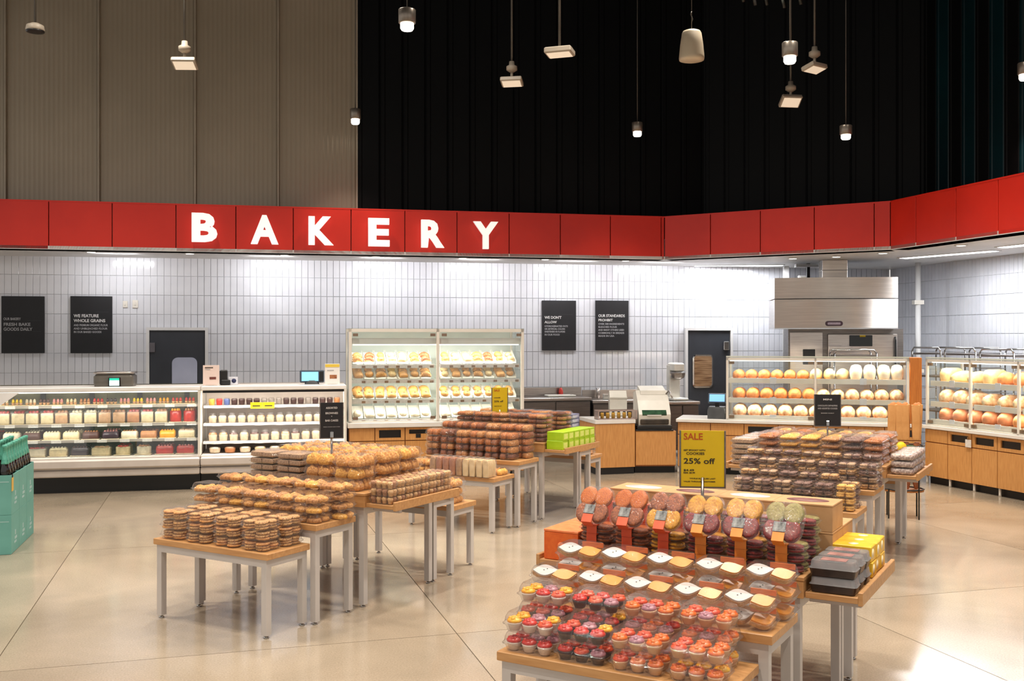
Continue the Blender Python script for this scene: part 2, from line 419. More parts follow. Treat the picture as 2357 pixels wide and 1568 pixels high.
# ------------------------------------------------------------------ soffit (lowered ceiling)
wl0 = WALL.w(WALL.s(-90), 0); wr1 = WR.w(9.4, 0)
poly = [FA[:2], F1, F2, F3, F4, (wr1[0]+.3, wr1[1]), (corner[0]+.3, corner[1]+.2), (wl0[0], wl0[1]+.2)]
soff = structure('ceiling_soffit', MB().prism(poly, ZB, ZB+.05), white_paint)
for px_ in (265, 625, 880, 1105, 1330, 1530):
    lamp('AREA', FASL.w(FASL.s(px_, .5), .5, ZB-.03), 9 if px_ > 300 else 6.5, (.97, .97, 1.0), .6, (radians(48), 0, FASL.a), .08, name='soffit_lamp')
def soffit_downlight(px, py_off=.28, power=26, k=0):
    s = FASL.s(px, py_off); p = FASL.w(s, py_off, ZB-.012)
    t = thing('downlight', 'round recessed downlight in the white soffit, %s from the left' % ORD[k], 'light', p, FASL.a, 'recessed downlights under the red band')
    obj('ring', MB().lathe([(.085, 0), (.085, .01), (.06, .012)], n=20), white_paint, t)
    obj('lens', MB().lathe([(.058, -.001), (.058, .008)], n=20), lens_dim, t)
    return p
for k, px in enumerate([210, 437, 655, 865, 1065, 1255, 1440]):
    soffit_downlight(px, .28, k=k)
for k, (px, py) in enumerate([(1825, 596), (2032, 584), (2212, 566), (1925, 592)]):
    Y = (ZB-.012-H)*F/(YH-py); p = (K(px)*Y, Y, ZB-.012)
    t = thing('downlight', ['round soffit downlight left of the steel duct', 'round soffit downlight right of the steel duct', 'round soffit downlight above the right bread case', 'round soffit downlight in front of the steel duct'][k], 'light', p, 0, 'recessed downlights under the red band')
    obj('ring', MB().lathe([(.085, 0), (.085, .01), (.06, .012)], n=20), white_paint, t)
    obj('lens', MB().lathe([(.058, -.001), (.058, .008)], n=20), lens_dim, t)
# wall washers near the tiles (light only; their reflections streak the glazed tiles)
# long recessed panel lights
for nm, px, py, L, ang in [('near the back door', 1700, 612, 1.5, -5), ('above the right bread case', 2180, 587, 1.6, -60), ('at the right edge of the view', 2400, 560, 1.4, -72)]:
    Y = (ZB-.01-H)*F/(YH-py); p = (K(px)*Y, Y, ZB-.01)
    t = thing('panel_light', 'long lit panel light set in the soffit %s' % nm, 'light', p, radians(ang))
    obj('frame', MB().box(-L/2-.03, L/2+.03, -.11, .11, 0, .008), white_paint, t)
    obj('diffuser', MB().box(-L/2, L/2, -.08, .08, -.004, .002), emit_mat('panel_diffuser', (250, 250, 255), 6), t)
    lamp('AREA', (p[0], p[1], p[2]-.03), 42 if 'door' in nm else 38, COOL, L, (0, 0, radians(ang)), .3, name='panel_lamp')
lamp('SPOT', WALL.w(WALL.s(1650, -.7), -.7, ZB-.1), 50, COOL, .1, (radians(-25), 0, 0), spot=110, blend=.9)
# ------------------------------------------------------------------ upper walls
UPL = Frame(0, 16.30, AL)
sL, sB = UPL.s(-120), UPL.s(822)
upl = structure('wall_upper_left', MB().box(sL, sB, .12, .25, ZT-.3, 8.3), pm('backing_grey', (90, 84, 76), (80, 74, 66), 2, .7), UPL.w(0, 0), UPL.a)
pcuts = [sL, UPL.s(9), UPL.s(225), UPL.s(448), UPL.s(640), sB]
for u, v in zip(pcuts, pcuts[1:]):
    m = MB(); n = max(2, round((v-u)/.0685)); dx = (v-u-.008)/n; pts = []
    for i in range(n):
        x = u+.004+i*dx
        for q, dy in ((0, .10), (.2, .0985), (.35, .096), (.5, .095), (.65, .096), (.8, .0985)):
            pts.append((x+q*dx, dy))
    pts.append((v-.004, .10)); mm = len(pts)
    m.add([(x, y, ZT-.2) for x, y in pts]+[(x, y, 8.3) for x, y in pts], [(j, j+1, mm+j+1, mm+j) for j in range(mm-1)], True)
    obj('ribbed_panel', m, poly_m, upl)
# seams
for v in pcuts[1:]:
    obj('seam', MB().box(v-.012, v+.012, .045, .11, ZT-.2, 8.3), pm('seam_strip', (176, 163, 144), (160, 148, 130), 3, .35, metal=.4), upl)
# black upper walls
U1 = UPL.w(sB, .02); U2 = (3.2, 17.02); U3 = (6.05, 15.1); U4 = (6.62, 12.2); U5 = (8.5, 5.0)
def black_wall(name, a, b, pitch, alt):
    fr = seg_frame(a, b); L = math.hypot(b[0]-a[0], b[1]-a[1])
    w = structure(name, MB().box(-.12, L+.12, .08, .2, ZT-.3, 8.3), black_m, (fr.ox, fr.oy, 0), fr.a)
    n = max(1, round(L/pitch)); d = L/n
    for i in range(n):
        x = i*d; m = MB()
        m.prism([(x+.002, .08), (x+.02, .055), (x+d*.2, .055), (x+d*.24, .065), (x+d-.02, .065), (x+d-.002, .08)][::-1], ZT-.28, 8.3)
        obj('panel', m, teal_refl_m if alt and i % 2 else black_m, w)
    return w
black_wall('wall_upper_back', U1, U2, .36, False)
black_wall('wall_upper_diagonal', U2, U3, .36, False)
black_wall('wall_upper_right', U3, U4, .30, True)
black_wall('wall_upper_side', U4, U5, .40, True)
structure('ceiling', MB().box(-14, 16, -8, 24, 8.3, 8.4), black_m)
# hanging dark folds near the roof at the top edge of the photograph
for k, px in enumerate([1708, 1735, 1762, 1802, 1840]):
    Y = 12.6; x = K(px)*Y; z = zc([4, 12, 12, 18, 10][k], Y)
    tag(obj('roof_hook', MB().tube([(x, Y, 8.3), (x, Y, z+.1), (x+.02, Y, z)], .02, 6), pm('dark_bronze', (40, 42, 36), (30, 31, 27), 5, .5)),
        'dark hanging rod at the top edge of the view, %s of five' % ordx(k, 5), 'rod', 'dark rods at the roof')
# ------------------------------------------------------------------ pendants
dark_rod = pm('pendant_rod', (96, 92, 84), (80, 76, 70), 5, .45)
nick = pm('brushed_nickel', (150, 140, 128), (126, 118, 108), 4, .35, metal=.7, stretch=(20, 20, 1))
housing = pm('beige_housing', (178, 166, 148), (166, 154, 138), 4, .5)
def pend_cyl(px, py_top, py_bot, wpx, label, dia=.16, power=60):
    Y = dia*F/wpx; X = K(px)*Y; zt, zb = zc(py_top, Y), zc(py_bot, Y); r = dia/2; h = zt-zb
    t = thing('pendant_light', label, 'light', (X, Y, zb), 0, 'cylinder pendants hung from the ceiling')
    obj('cord', MB().tube([(0, 0, h), (0, 0, 8.3-zb)], .006, 6), dark_rod, t)
    obj('shade', MB().lathe([(r*.9, h*.33), (r, h*.36), (r, h*.97), (r*.95, h), (r*.2, h*1.02)], n=24), nick, t)
    obj('lens', MB().lathe([(r*.62, 0.0), (r*.78, h*.1), (r*.78, h*.34)], n=24), lens_m, t)
    lamp('SPOT', (X, Y, zb-.03), power, WARM, .06, spot=100, blend=.8, name='pendant_lamp')
pend_cyl(937, 22, 70, 40, 'large cylinder pendant light with lit lens left of centre')
pend_cyl(818, 251, 286, 25, 'small cylinder pendant light at the edge of the ribbed panel')
pend_cyl(1467, 282, 314, 25, 'small cylinder pendant light before the black wall centre')
pend_cyl(1818, 98, 146, 36, 'cylinder pendant light over the tilted square floodlight')
pend_cyl(1947, 289, 321, 28, 'small cylinder pendant light above the steel oven hood')
pend_cyl(2358, 145, 185, 30, 'cylinder pendant light cut by the right edge of view')
def flood(px, py, wpx, label, tilt, yaw, w=.30, neck=True, rod=dark_rod):
    Y = w*F/wpx; X = K(px)*Y; z = zc(py, Y)
    t = thing('floodlight', label, 'light', (X, Y, z), 0, 'square floodlights hung on rods')
    obj('rod', MB().tube([(0, 0, .26 if neck else .06), (0, 0, 8.3-z)], .014, 8), rod, t)
    if neck:
        obj('canopy', MB().lathe([(.03, .14), (.075, .17), (.075, .22), (.04, .24), (.035, .29)], n=16), housing, t)
        obj('joint', MB().tube([(0, 0, .06), (0, 0, .16)], .02, 8), housing, t)
    e = obj('head', MB().bev(-w/2, w/2, -w*.34, w*.34, -.02, .045, .012), housing, t); e.rotation_euler = (radians(tilt), 0, radians(yaw))
    l = obj('lens', MB().box(-w*.42, w*.42, -w*.27, w*.27, -.025, -.018), emit_mat('flood_lens', (225, 208, 184), .45), e)
flood(425, 148, 55, 'square floodlight on a rod in front of the ribbed panel', -22, 2)
flood(1178, 190, 50, 'square floodlight on a long rod right of the large pendant', -16, -10)
flood(1288, 122, 64, 'pale flat square floodlight seen from below, top centre', -4, -18, neck=False)
flood(1820, 234, 48, 'square floodlight tilted forward under a cylinder pendant', -38, 8)
flood(1875, 158, 52, 'square floodlight turned sideways near the top right', -14, 35)
Y = 12.5; t = thing('dome_light', 'round flat ceiling fixture on a rod at top left', 'light', at(81, 72, Y))
obj('rod', MB().tube([(0, 0, .1), (0, 0, 8.3-t.location[2])], .014, 8), dark_rod, t)
obj('dome', MB().lathe([(.10, 0), (.11, .02), (.10, .07), (.04, .1)], n=24), housing, t)
obj('rim', MB().lathe([(.075, -.012), (.105, -.01), (.108, .003)], n=24), black_pl, t)
Y = 12.1; z = zc(141, Y); t = thing('hanging_speaker', 'white bell-shaped speaker hanging before the black wall', 'speaker', (K(1592)*Y, Y, z))
obj('body', MB().lathe([(.10, 0), (.145, .012), (.15, .035), (.148, .06), (.135, .2), (.115, .33), (.10, .355), (.06, .37)], n=28), pm('ivory_plastic', (206, 192, 166), (196, 182, 158), 3, .45), t)
obj('cable', MB().tube([(0, 0, .37), (0, 0, 8.3-z)], .004, 6), dark_rod, t)
obj('hook', MB().tube([(0, 0, .47), (.012, 0, .5), (0, 0, .53), (-.012, 0, .56), (0, 0, .59)], .006, 6), dark_rod, t)
# ------------------------------------------------------------------ wall boards, switches, doors
def board(px0, px1, py0, py1, label, lines, rules=()):
    s0, s1 = WALL.s(px0, -.04), WALL.s(px1, -.04); Y = WALL.w((s0+s1)/2, -.04)[1]
    zt, zb = zc(py0, Y), zc(py1, Y); w, h = s1-s0, zt-zb
    t = thing('wall_board', label, 'sign', WALL.w(s0, -.02, zb), WALL.a)
    obj('panel', MB().bev(0, w, -.02, .01, 0, h, .003), black_sign, t)
    for body, fx, fy, fw, fh, mt in lines:
        lettering(body, fh*h*1.35, mt, t, (fx*w, -.022, (1-fy-fh)*h), bold=fh*h*.03, width=fw*w)
    for fx0, fx1, fy in rules:
        obj('rule', MB().box(fx0*w, fx1*w, -.0225, -.02, (1-fy)*h, (1-fy)*h+.004), pm('rule_grey', (60, 60, 64), (56, 56, 60), 5, .6), t)
board(3, 102, 682, 813, 'black wall board about fresh baked goods, leftmost on tile wall',
      [('OUR BAKERY', .05, .375, .40, .045, ink_g), ('FRESH BAKE', .05, .465, .62, .055, ink_g), ('GOODS DAILY', .05, .55, .67, .055, ink_g)], [(.6, .93, .43), (.72, .93, .62)])
board(162, 258, 682, 813, 'black wall board reading WE FEATURE WHOLE GRAINS',
      [('WE FEATURE', .08, .315, .60, .055, ink_w), ('WHOLE GRAINS', .08, .40, .76, .055, ink_w), ('AND PREMIUM ORGANIC FLOUR', .08, .49, .82, .035, ink_g),
       ('AND UNBLEACHED FLOUR', .08, .55, .81, .035, ink_g), ('IN OUR BAKED GOODS', .08, .61, .66, .035, ink_g)], [(.6, .92, .28)])
board(1248, 1326, 692, 807, "black wall board beginning WE DON'T ALLOW", 
      [("WE DON'T", .07, .31, .50, .055, ink_w), ('ALLOW', .07, .405, .36, .05, ink_w), ('HYDROGENATED FATS', .07, .495, .68, .035, ink_g), ('OR ARTIFICIAL COLORS', .07, .55, .60, .035, ink_g),
       ('SWEETENERS OR FLAVORS', .07, .605, .60, .035, ink_g), ('IN OUR FOOD', .07, .665, .44, .035, ink_g)], [(.5, .9, .28)])
board(1371, 1447, 692, 807, 'black wall board beginning OUR STANDARDS PROHIBIT',
      [('OUR STANDARDS', .08, .275, .80, .055, ink_w), ('PROHIBIT', .08, .365, .43, .05, ink_w), ('OVER 300 INGREDIENTS', .08, .45, .78, .035, ink_g), ('BLEACHED FLOUR', .08, .51, .56, .035, ink_g),
       ('AND MANY OTHERS USED', .08, .57, .78, .035, ink_g), ('COMMONLY IN BREADS', .08, .63, .78, .035, ink_g), ('MADE IN USA', .08, .69, .48, .035, ink_g)])
for i, (a, b, c, d) in enumerate([(283, 294, 693, 708), (305, 318, 691, 709)]):
    s0, s1 = WALL.s(a, 0), WALL.s(b, 0); Y = WALL.w(s0, 0)[1]; z0, z1 = zc(d, Y), zc(c, Y)
    t = thing('wall_switch', 'small white switch plate, %s of two beside the wall board' % ['left', 'right'][i], 'switch', WALL.w(s0, -.004, z0), WALL.a)
    obj('plate', MB().bev(0, s1-s0, -.016, .006, 0, z1-z0, .004), cream_frame, t)
    obj('toggle', MB().bev((s1-s0)*.35, (s1-s0)*.65, -.03, -.014, (z1-z0)*.35, (z1-z0)*.7, .003), cream_frame, t)
def door(n, px0, px1, py0, side):
    s0, s1 = WALL.s(px0, -.05), WALL.s(px1, -.05); Y = WALL.w((s0+s1)/2, -.05)[1]; zt = zc(py0, Y); w = s1-s0
    d = structure('door_%d' % n, MB().bev(.05, w-.05, -.05, -.012, .01, zt-.05, .004), dark_door, WALL.w(s0, 0), WALL.a)
    f = MB(); f.box(0, .045, -.075, -.008, 0, zt); f.box(w-.045, w, -.075, -.008, 0, zt); f.box(.045, w-.045, -.075, -.008, zt-.045, zt)
    obj('door_frame', f, white_paint, d)
    return d, w, zt
d1, w, zt = door(1, 337, 479, 754, 'l')
s = lambda px: WALL.s(px, -.05)-WALL.s(337, -.05)
Yd = WALL.w(WALL.s(420, -.05), -.05)[1]
obj('vision_panel', MB().loft([((s(454)-s(396))/2, .72, .09, 0), ((s(454)-s(396))/2, .72, .09, .014)], n=5, smooth=False), pm('pale_blue_pane', (176, 180, 200), (168, 172, 192), 3, .35), d1, ((s(396)+s(454))/2, -.05, zc(823, Yd)-.72), rot=(pi/2, 0, 0))  # opaque pale blue pane of the door window
hb = MB().bev(s(343), s(357), -.075, -.05, zc(811, Yd), zc(789, Yd), .004)
hg = obj('hinge_box', hb, pm('grey_lock_plate', (110, 106, 110), (96, 92, 96), 6, .4, metal=.5), d1)
d2, w2, zt2 = door(2, 1577, 1686, 755, 'r')
s = lambda px: WALL.s(px, -.05)-WALL.s(1577, -.05)
Yd = WALL.w(WALL.s(1630, -.05), -.05)[1]
za, zb_ = zc(893, Yd), zc(816, Yd); xa, xb = s(1594), s(1641)
wf = obj('window_frame', MB().loft([((xb-xa)/2, (zb_-za)/2, .07, 0), ((xb-xa)/2, (zb_-za)/2, .07, .012), ((xb-xa)/2-.02, (zb_-za)/2-.02, .05, .018)], n=5, smooth=False), chrome, d2, ((xa+xb)/2, -.05, (za+zb_)/2), rot=(pi/2, 0, 0))
obj('window_pane', MB().loft([((xb-xa)/2-.03, (zb_-za)/2-.03, .045, .016), ((xb-xa)/2-.03, (zb_-za)/2-.03, .045, .022)], n=5, smooth=False), pm('rack_seen_through_pane', (176, 140, 104), (96, 66, 42), 5, .12, stretch=(.6, 9, 1)), wf)
obj('handle', MB().bev(s(1664), s(1677), -.09, -.05, zc(806, Yd), zc(786, Yd), .01), chrome, d2)
# ------------------------------------------------------------------ refrigerated cases at left
e0, e1 = CASE.s(-190), CASE.s(461)
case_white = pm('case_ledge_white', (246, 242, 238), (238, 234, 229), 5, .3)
mirror_back = pm('case_back_green_grey', (132, 128, 104), (92, 90, 74), 3.5, .15, metal=.4)
back_pink = pm('case_back_beige', (206, 194, 184), (190, 178, 168), 4, .4)
def cold_case(label, x0, x1, mod):
    t = thing('refrigerated_case', label, 'display case', CASE.w(x0, 0), CASE.a); L = x1-x0
    obj('plinth', MB().box(0, L, .0, .95, 0, .205), toe_m, t)
    obj('lower_band', MB().bev(.0, L, -.10, .9, .208, .292, .012), bumper_m, t)
    obj('bumper', MB().bev(.0, L, -.13, -.06, .315, .43, .018), bumper_m, t)
    obj('front_pan', MB().box(0, L, -.06, .9, .292, .44), bumper_m, t)
    obj('top_ledge', MB().bev(0, L, -.02, .62, 1.295, 1.352, .01), case_white, t)
    obj('back_panel', MB().box(0, L, .84, .90, .44, 1.352), mirror_back if mod == 0 else back_pink, t)
    obj('end_panel', MB().box(L-.028, L+.002, -.05, .84, .44, 1.294), cream_frame, t)
    if mod == 0:
        for k in range(5):
            x = L-.25-k*.62
            obj('upright', MB().box(x-.03, x+.03, .80, .835, .44, 1.294), black_pl, t)
    lm = MB().box(.02, L-.04, .03, .08, 1.278, 1.292); obj('light_strip', lm, led, t)
    for zz, yy in (((1.105, .05), (.862, .03), (.655, .01)) if mod == 0 else ((1.075, .10), (.84, .06), (.60, .03))):
        sh = obj('shelf', MB().box(.01, L-.03, yy+.17, .82, zz-.016, zz-.002), glass if mod == 0 else shelf_w, t)
        obj('shelf_edge', MB().box(.01, L-.03, yy+.15, yy+.17, zz-.03, zz+.004), shelf_m if mod == 0 else shelf_w, sh)
        n = int(L/.28)
        for k in range(n):
            obj('price_tag', MB().box(.12+k*.28, .24+k*.28, yy+.142, yy+.149, zz-.033, zz+.003), tagw, sh)
    if mod == 0:
        for k in range(3):
            a = .0+k*(L-.03)/3; b = a+(L-.03)/3-.006
            obj('glass_pane', MB().add([(a, -.05, .44), (b, -.05, .44), (b, -.005, 1.296), (a, -.005, 1.296), (a, -.042, .44), (b, -.042, .44), (b, .003, 1.296), (a, .003, 1.296)],
                [(0, 1, 2, 3), (7, 6, 5, 4), (0, 4, 5, 1), (2, 6, 7, 3)]), glass, t)
    else:
        obj('shade_strip', MB().box(.02, L-.03, .0, .02, 1.262, 1.294), black_pl, t)
    for k in range(3):
        xx = L*(k+.5)/3; p = CASE.w(x0+xx, .1, 1.27)
        lamp('AREA', p, 2.2, (1, .94, .85), L/3*.9, (radians(18), 0, CASE.a), .06, name='case_and_fill_lamp')
        for zz in ((1.06, .82) if mod == 0 else (1.03, .80)):
            lamp('AREA', CASE.w(x0+xx, .12, zz), 1.2, (1, .95, .88), L/3*.9, (radians(25), 0, CASE.a), .03, name='case_and_fill_lamp')  # added lamps under the shelves, without fixtures, to brighten the lower goods
    return t
c1 = None
c1 = cold_case('long refrigerated cake case with glass front at the left wall', e0, e1, 0)
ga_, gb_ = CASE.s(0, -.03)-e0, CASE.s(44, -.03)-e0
obj('glass_glare', MB().add([(ga_-1.0, -.028, 1.13), (gb_, -.016, 1.292), (ga_-1.0, -.016, 1.292), (ga_-1.0, -.022, 1.13), (gb_, -.010, 1.292), (ga_-1.0, -.010, 1.292), (ga_, -.028, 1.13), (ga_, -.022, 1.13)], [(0, 6, 1, 2), (5, 4, 7, 3), (6, 7, 4, 1), (2, 1, 4, 5), (0, 3, 7, 6), (0, 2, 5, 3)]), case_white, c1)  # white triangle shaped as the reflection on the case glass
c2s0, c2s1 = CASE.s(463), CASE.s(797)
c2 = cold_case('refrigerated self-service case of dip tubs right of the cake case', c2s0, c2s1, 1)
# cakes ---------------------------------------------------------------
def smat(nm, c, rough=.5): return pm(nm, c, tuple(v*.86 for v in c), 26, rough, bump=.2)
creams = [smat('cream_icing', (232, 210, 164)), smat('vanilla_icing', (232, 218, 188)), smat('carrot_sponge', (206, 158, 112)), smat('chocolate_cake', (86, 52, 44)),
          smat('red_fruit', (196, 46, 36), .25), smat('lemon_topping', (232, 196, 34), .25), smat('pink_icing', (226, 150, 146)), smat('caramel_cake', (190, 126, 76)), smat('blackberry', (58, 40, 52), .3), smat('mango_glaze', (240, 162, 20), .25)]
CR, VA, CA, CH, RE, LE, PI_, KA, BL, MA = creams
board_m = pm('gold_cake_board', (220, 200, 160), (206, 186, 146), 9, .3)
def cake_parts(kind, body, top, w, d, h):
    rr = random.Random(hash((w, h)) % 97)
    parts = []
    if kind == 'round':
        parts.append(P('cake_body', MB().lathe([(w/2*.98, .004), (w/2, .01), (w/2, h*.8), (w/2*.9, h*.86)], n=18).mesh('cake_body', body)))
        tp = MB()
        for k in range(7):
            a = 2*pi*k/7; tp.blob(w*.11, w*.11, h*.22, (cos(a)*w*.3, sin(a)*w*.3, h*.82), 7, 3)
        tp.blob(w*.16, w*.16, h*.2, (0, 0, h*.82), 8, 3); parts.append(P('topping', tp.mesh('topping', top)))
    elif kind == 'box':
        parts.append(P('cake_body', MB().bev(-w/2, w/2, -d/2, d/2, .004, h*.82, .008).mesh('cake_body', body)))
        tp = MB()
        for k in range(3):
            tp.blob(w*.17, d*.2, h*.24, ((k-1)*w*.28, rr.uniform(-.1, .1)*d, h*.78), 8, 3)
        parts.append(P('topping', tp.mesh('topping', top)))
        parts.append(P('lid', MB().loft([(w/2+.012, d/2+.012, .02, .002), (w/2+.012, d/2+.012, .02, h*.98), (w/2, d/2, .02, h*1.06)]).mesh('lid', plastic)))
    elif kind == 'log':
        m = MB(); m.loft([(w/2*.95, d/2*.9, .02, .004), (w/2, d/2, .03, h*.3), (w/2, d/2*.9, .03, h*.65), (w/2*.92, d/2*.55, .02, h*.85)])
        parts.append(P('cake_body', m.mesh('cake_body', body)))
        tp = MB()
        for k in range(5): tp.blob(w*.08, d*.2, h*.2, ((k-2)*w*.17, 0, h*.8), 7, 3)
        parts.append(P('topping', tp.mesh('topping', top)))
    elif kind == 'tarts':
        for k in range(3):
            x = (k-1)*w*.33
            parts.append(P('tart', MB().lathe([(w*.11, .004), (w*.155, h*.35), (w*.15, h*.4)], n=12).mesh('tart', CA), (x, 0, 0), Z3,
                           [P('topping', MB().blob(w*.13, w*.13, h*.6, (0, 0, h*.38), 9, 3, .1, rr).mesh('topping', top))]))
    parts.append(P('cake_board', MB().bev(-w/2-.01, w/2+.01, -d/2-.01, d/2+.01, -.002, .004, .002).mesh('cake_board', board_m)))
    return parts
ROWS1 = [  # (z, t-front, items(kind, body, top, name))
 (1.105, .05, 'top shelf', .07, [('tarts', CA, RE), ('tarts', CA, VA), ('tarts', CA, LE), ('tarts', CA, VA), ('tarts', CA, CH), ('tarts', CA, PI_), ('tarts', CA, CR), ('tarts', CA, KA), ('tarts', CA, RE), ('tarts', CA, BL), ('tarts', CA, PI_), ('tarts', CA, LE), ('tarts', CA, PI_), ('tarts', CA, MA), ('tarts', CA, RE), ('tarts', CA, RE)]),
 (.862, .03, 'second shelf', .145, [('box', CR, RE), ('box', CR, RE), ('box', CR, RE), ('box', CR, RE), ('box', CR, RE), ('box', CA, KA), ('box', CR, VA), ('box', CR, VA), ('box', CA, KA), ('box', CA, KA), ('box', KA, RE), ('box', CR, RE), ('box', CR, KA), ('round', RE, MA), ('round', RE, KA)]),
 (.655, .01, 'third shelf', .095, [('log', CH, RE), ('log', VA, CR), ('log', CH, VA), ('log', CR, VA), ('log', CR, VA), ('log', CH, KA), ('log', BL, PI_), ('log', VA, KA), ('log', KA, CH), ('log', MA, MA), ('box', CR, CA)]),
 (.446, -.02, 'bottom deck', .10, [('box', CR, RE), ('box', CR, VA), ('box', VA, RE), ('log', CR, VA), ('log', BL, CH), ('box', CR, CA), ('round', CR, RE), ('round', VA, KA), ('log', RE, PI_), ('log', RE, PI_)])]
adjn = {id(CR): 'cream', id(VA): 'vanilla', id(CA): 'sponge', id(CH): 'chocolate', id(RE): 'red', id(LE): 'lemon', id(PI_): 'pink', id(KA): 'caramel', id(BL): 'dark berry', id(MA): 'mango'}
kn = {'tarts': ('tart_tray', 'row of small tarts', 'tarts'), 'box': ('boxed_cake', 'boxed cake', 'cake'), 'log': ('log_cake', 'long loaf cake', 'cake'), 'round': ('round_cake', 'round cake', 'cake')}
cache = {}
for z, tf, shn, h, its in ROWS1:
    n = len(its); x0, x1 = CASE.s(-40, tf+.3), e1-.08; dx = (x1-x0)/n
    for i, (kd, bo, to) in enumerate(its):
        w = dx*.78; d = .17; key = (kd, id(bo), id(to), round(w, 3), h)
        if key not in cache: cache[key] = Proto(kn[kd][0], kn[kd][2], cake_parts(kd, bo, to, w if kd != 'round' else min(w, .17), d, h))
        for row in range(2 if kd != 'tarts' else 1):
            if row == 1 and i % 2: continue
            lab = '%s with %s top, %s on %s%s' % (kn[kd][1], adjn[id(to)], ordl(i, n), shn.replace('bottom', 'lowest'), ', back row' if row else '')
            cache[key].place(lab+', cake case', CASE.w(x0+(i+.5)*dx, tf+.29+row*.24, z+.003), CASE.a+R.uniform(-.08, .08), 'cakes in the refrigerated case', scale=(1.08, 1.05, 1.2))
# dip tubs in second case
def tub_parts(body, top, w, h, dome=False):
    ps = [P('tub', MB().lathe([(w*.4, 0.001), (w*.46, h*.5), (w*.48, h*.55)], n=14).mesh('tub', body))]
    ps.append(P('contents', MB().lathe([(w*.42, h*.50), (w*.44, h*.62), (w*.34, h*.72)], n=12).mesh('contents', top)))
    ps.append(P('lid', MB().lathe([(w*.5, h*.54), (w*.5, h*.60), (w*.46, h*.66), (w*.40, h*(1.0 if dome else .8)), (w*.2, h*(1.05 if dome else .82))], n=14).mesh('lid', plastic)))
    return ps
lidw = smat('white_lid', (224, 206, 178)); colY = smat('yellow_tub', (236, 196, 90)); colR = smat('red_tub', (214, 60, 54)); colB = smat('blue_label_tub', (92, 112, 170)); dk = smat('dark_tub', (70, 46, 44)); gy = smat('speckled_tub', (150, 140, 132))
tp = {}
def tubp(body, top, w, h, dome):
    k = (id(body), id(top), w, h, dome)
    if k not in tp: tp[k] = Proto('dip_tub', 'tub', tub_parts(body, top, w, h, dome))
    return tp[k]
cn2 = {id(lidw): 'white', id(colY): 'yellow', id(colR): 'red', id(colB): 'blue', id(dk): 'dark', id(gy): 'speckled', id(CR): 'cream', id(CA): 'tan', id(KA): 'brown', id(CH): 'chocolate'}
L2 = c2s1-c2s0
rows2 = [(1.075, .10, 'top', .12, [colY, colR, colB, dk, dk, dk, dk, gy, gy, gy, dk, dk, dk, gy, dk, dk, dk, KA], False),
         (.84, .06, 'middle', .13, [lidw, lidw, lidw, lidw, CR, CA, CA, CR, lidw, lidw, CR, CR, lidw, lidw], True),
         (.60, .03, 'low', .15, [KA, CA, CH, CR, CH, CH, CR, CA, CH, CR, CR, CR, CR], True),
         (.446, -.02, 'bottom deck', .10, [lidw, KA, lidw, CR, lidw, CA, lidw, CR, lidw], False)]
for z, tf, shn, h, its, dome in rows2:
    n = len(its); dx = (L2-.12)/n
    for i, c in enumerate(its):
        lab = '%s dip tub, %s on the %s, self-service case' % (cn2[id(c)], ordl(i, n) if i < 15 else ('third from right' if i == 15 else 'second from right' if i == 16 else 'rightmost'), shn if 'deck' in shn else shn+' shelf')
        body = c if not dome else lidw
        tubp(body, c, round(min(dx*.92, .16), 3), h, dome).place(lab.replace('third from right from left', 'third from right').replace('second from right from left', 'second from right'), CASE.w(c2s0+.06+(i+.5)*dx, tf+.25, z+.003), CASE.a, 'tubs in the self-service case')
# yellow shelf talkers
for k, px in enumerate((590, 618)):
    x = CASE.s(px, .22); 
    t = thing('shelf_sign', 'small yellow shelf sign on the self-service case, %s of two' % ['left', 'right'][k], 'sign', CASE.w(x, .235, 1.03), CASE.a, 'yellow shelf signs')
    obj('card', MB().bev(-.078, .078, -.004, .004, 0, .085, .002), yellow_m, t)
    obj('print', MB().box(-.05, .05, -.006, -.004, .03, .045), ink_d, t)
# things on the case top ----------------------------------------------
TOPZ = 1.354
def on_case(px, t=.3): return CASE.w(CASE.s(px, t), t, TOPZ)
t = thing('counter_scale', 'grey counter scale with a green and white screen on the cake case', 'scale', on_case(266, .3), CASE.a)
obj('body', MB().loft([(.24, .16, .03, 0), (.25, .17, .04, .05), (.25, .17, .04, .13), (.22, .15, .04, .16)]), pm('scale_grey', (110, 104, 96), (90, 86, 80), 5, .35, metal=.3), t)
obj('platter', MB().loft([(.25, .17, .05, .165), (.26, .18, .05, .18), (.24, .16, .05, .19)]), steel, t)
sc = obj('screen_housing', MB().bev(-.06, .09, -.19, -.16, .0, .12, .005), black_pl, t)
obj('screen', MB().box(-.045, .075, -.194, -.19, .01, .08), emit_mat('screen_pale', (200, 240, 240), .9), sc)
obj('screen_bar', MB().box(-.045, .075, -.194, -.19, .082, .108), emit_mat('screen_green', (30, 180, 150), .7), sc)
def card(px, w, h, label, body, lines, t=.15):
    c = thing('counter_card', label, 'sign', on_case(px, t), CASE.a)
    obj('card', MB().bev(-w/2, w/2, -.006, .006, 0, h, .002), body, c)
    obj('foot', MB().bev(-w/3, w/3, -.03, .04, 0, .008, .003), plastic_t, c)
    for nm, x0, x1, z0, z1, m in lines: obj(nm, MB().box(x0*w-w/2, x1*w-w/2, -.009, -.006, z0*h, z1*h), m, c)
card(486, .21, .27, 'pale pink counter card with small dark print on the case top', pm('blush_card', (236, 214, 204), (230, 206, 196), 4, .6),
     [('print_line', .12, .62, .86, .9, ink_d), ('print_line', .12, .45, .78, .81, ink_g), ('picture', .4, .8, .3, .42, pm('print_brown', (120, 60, 50), (100, 50, 40), 30, .6))])
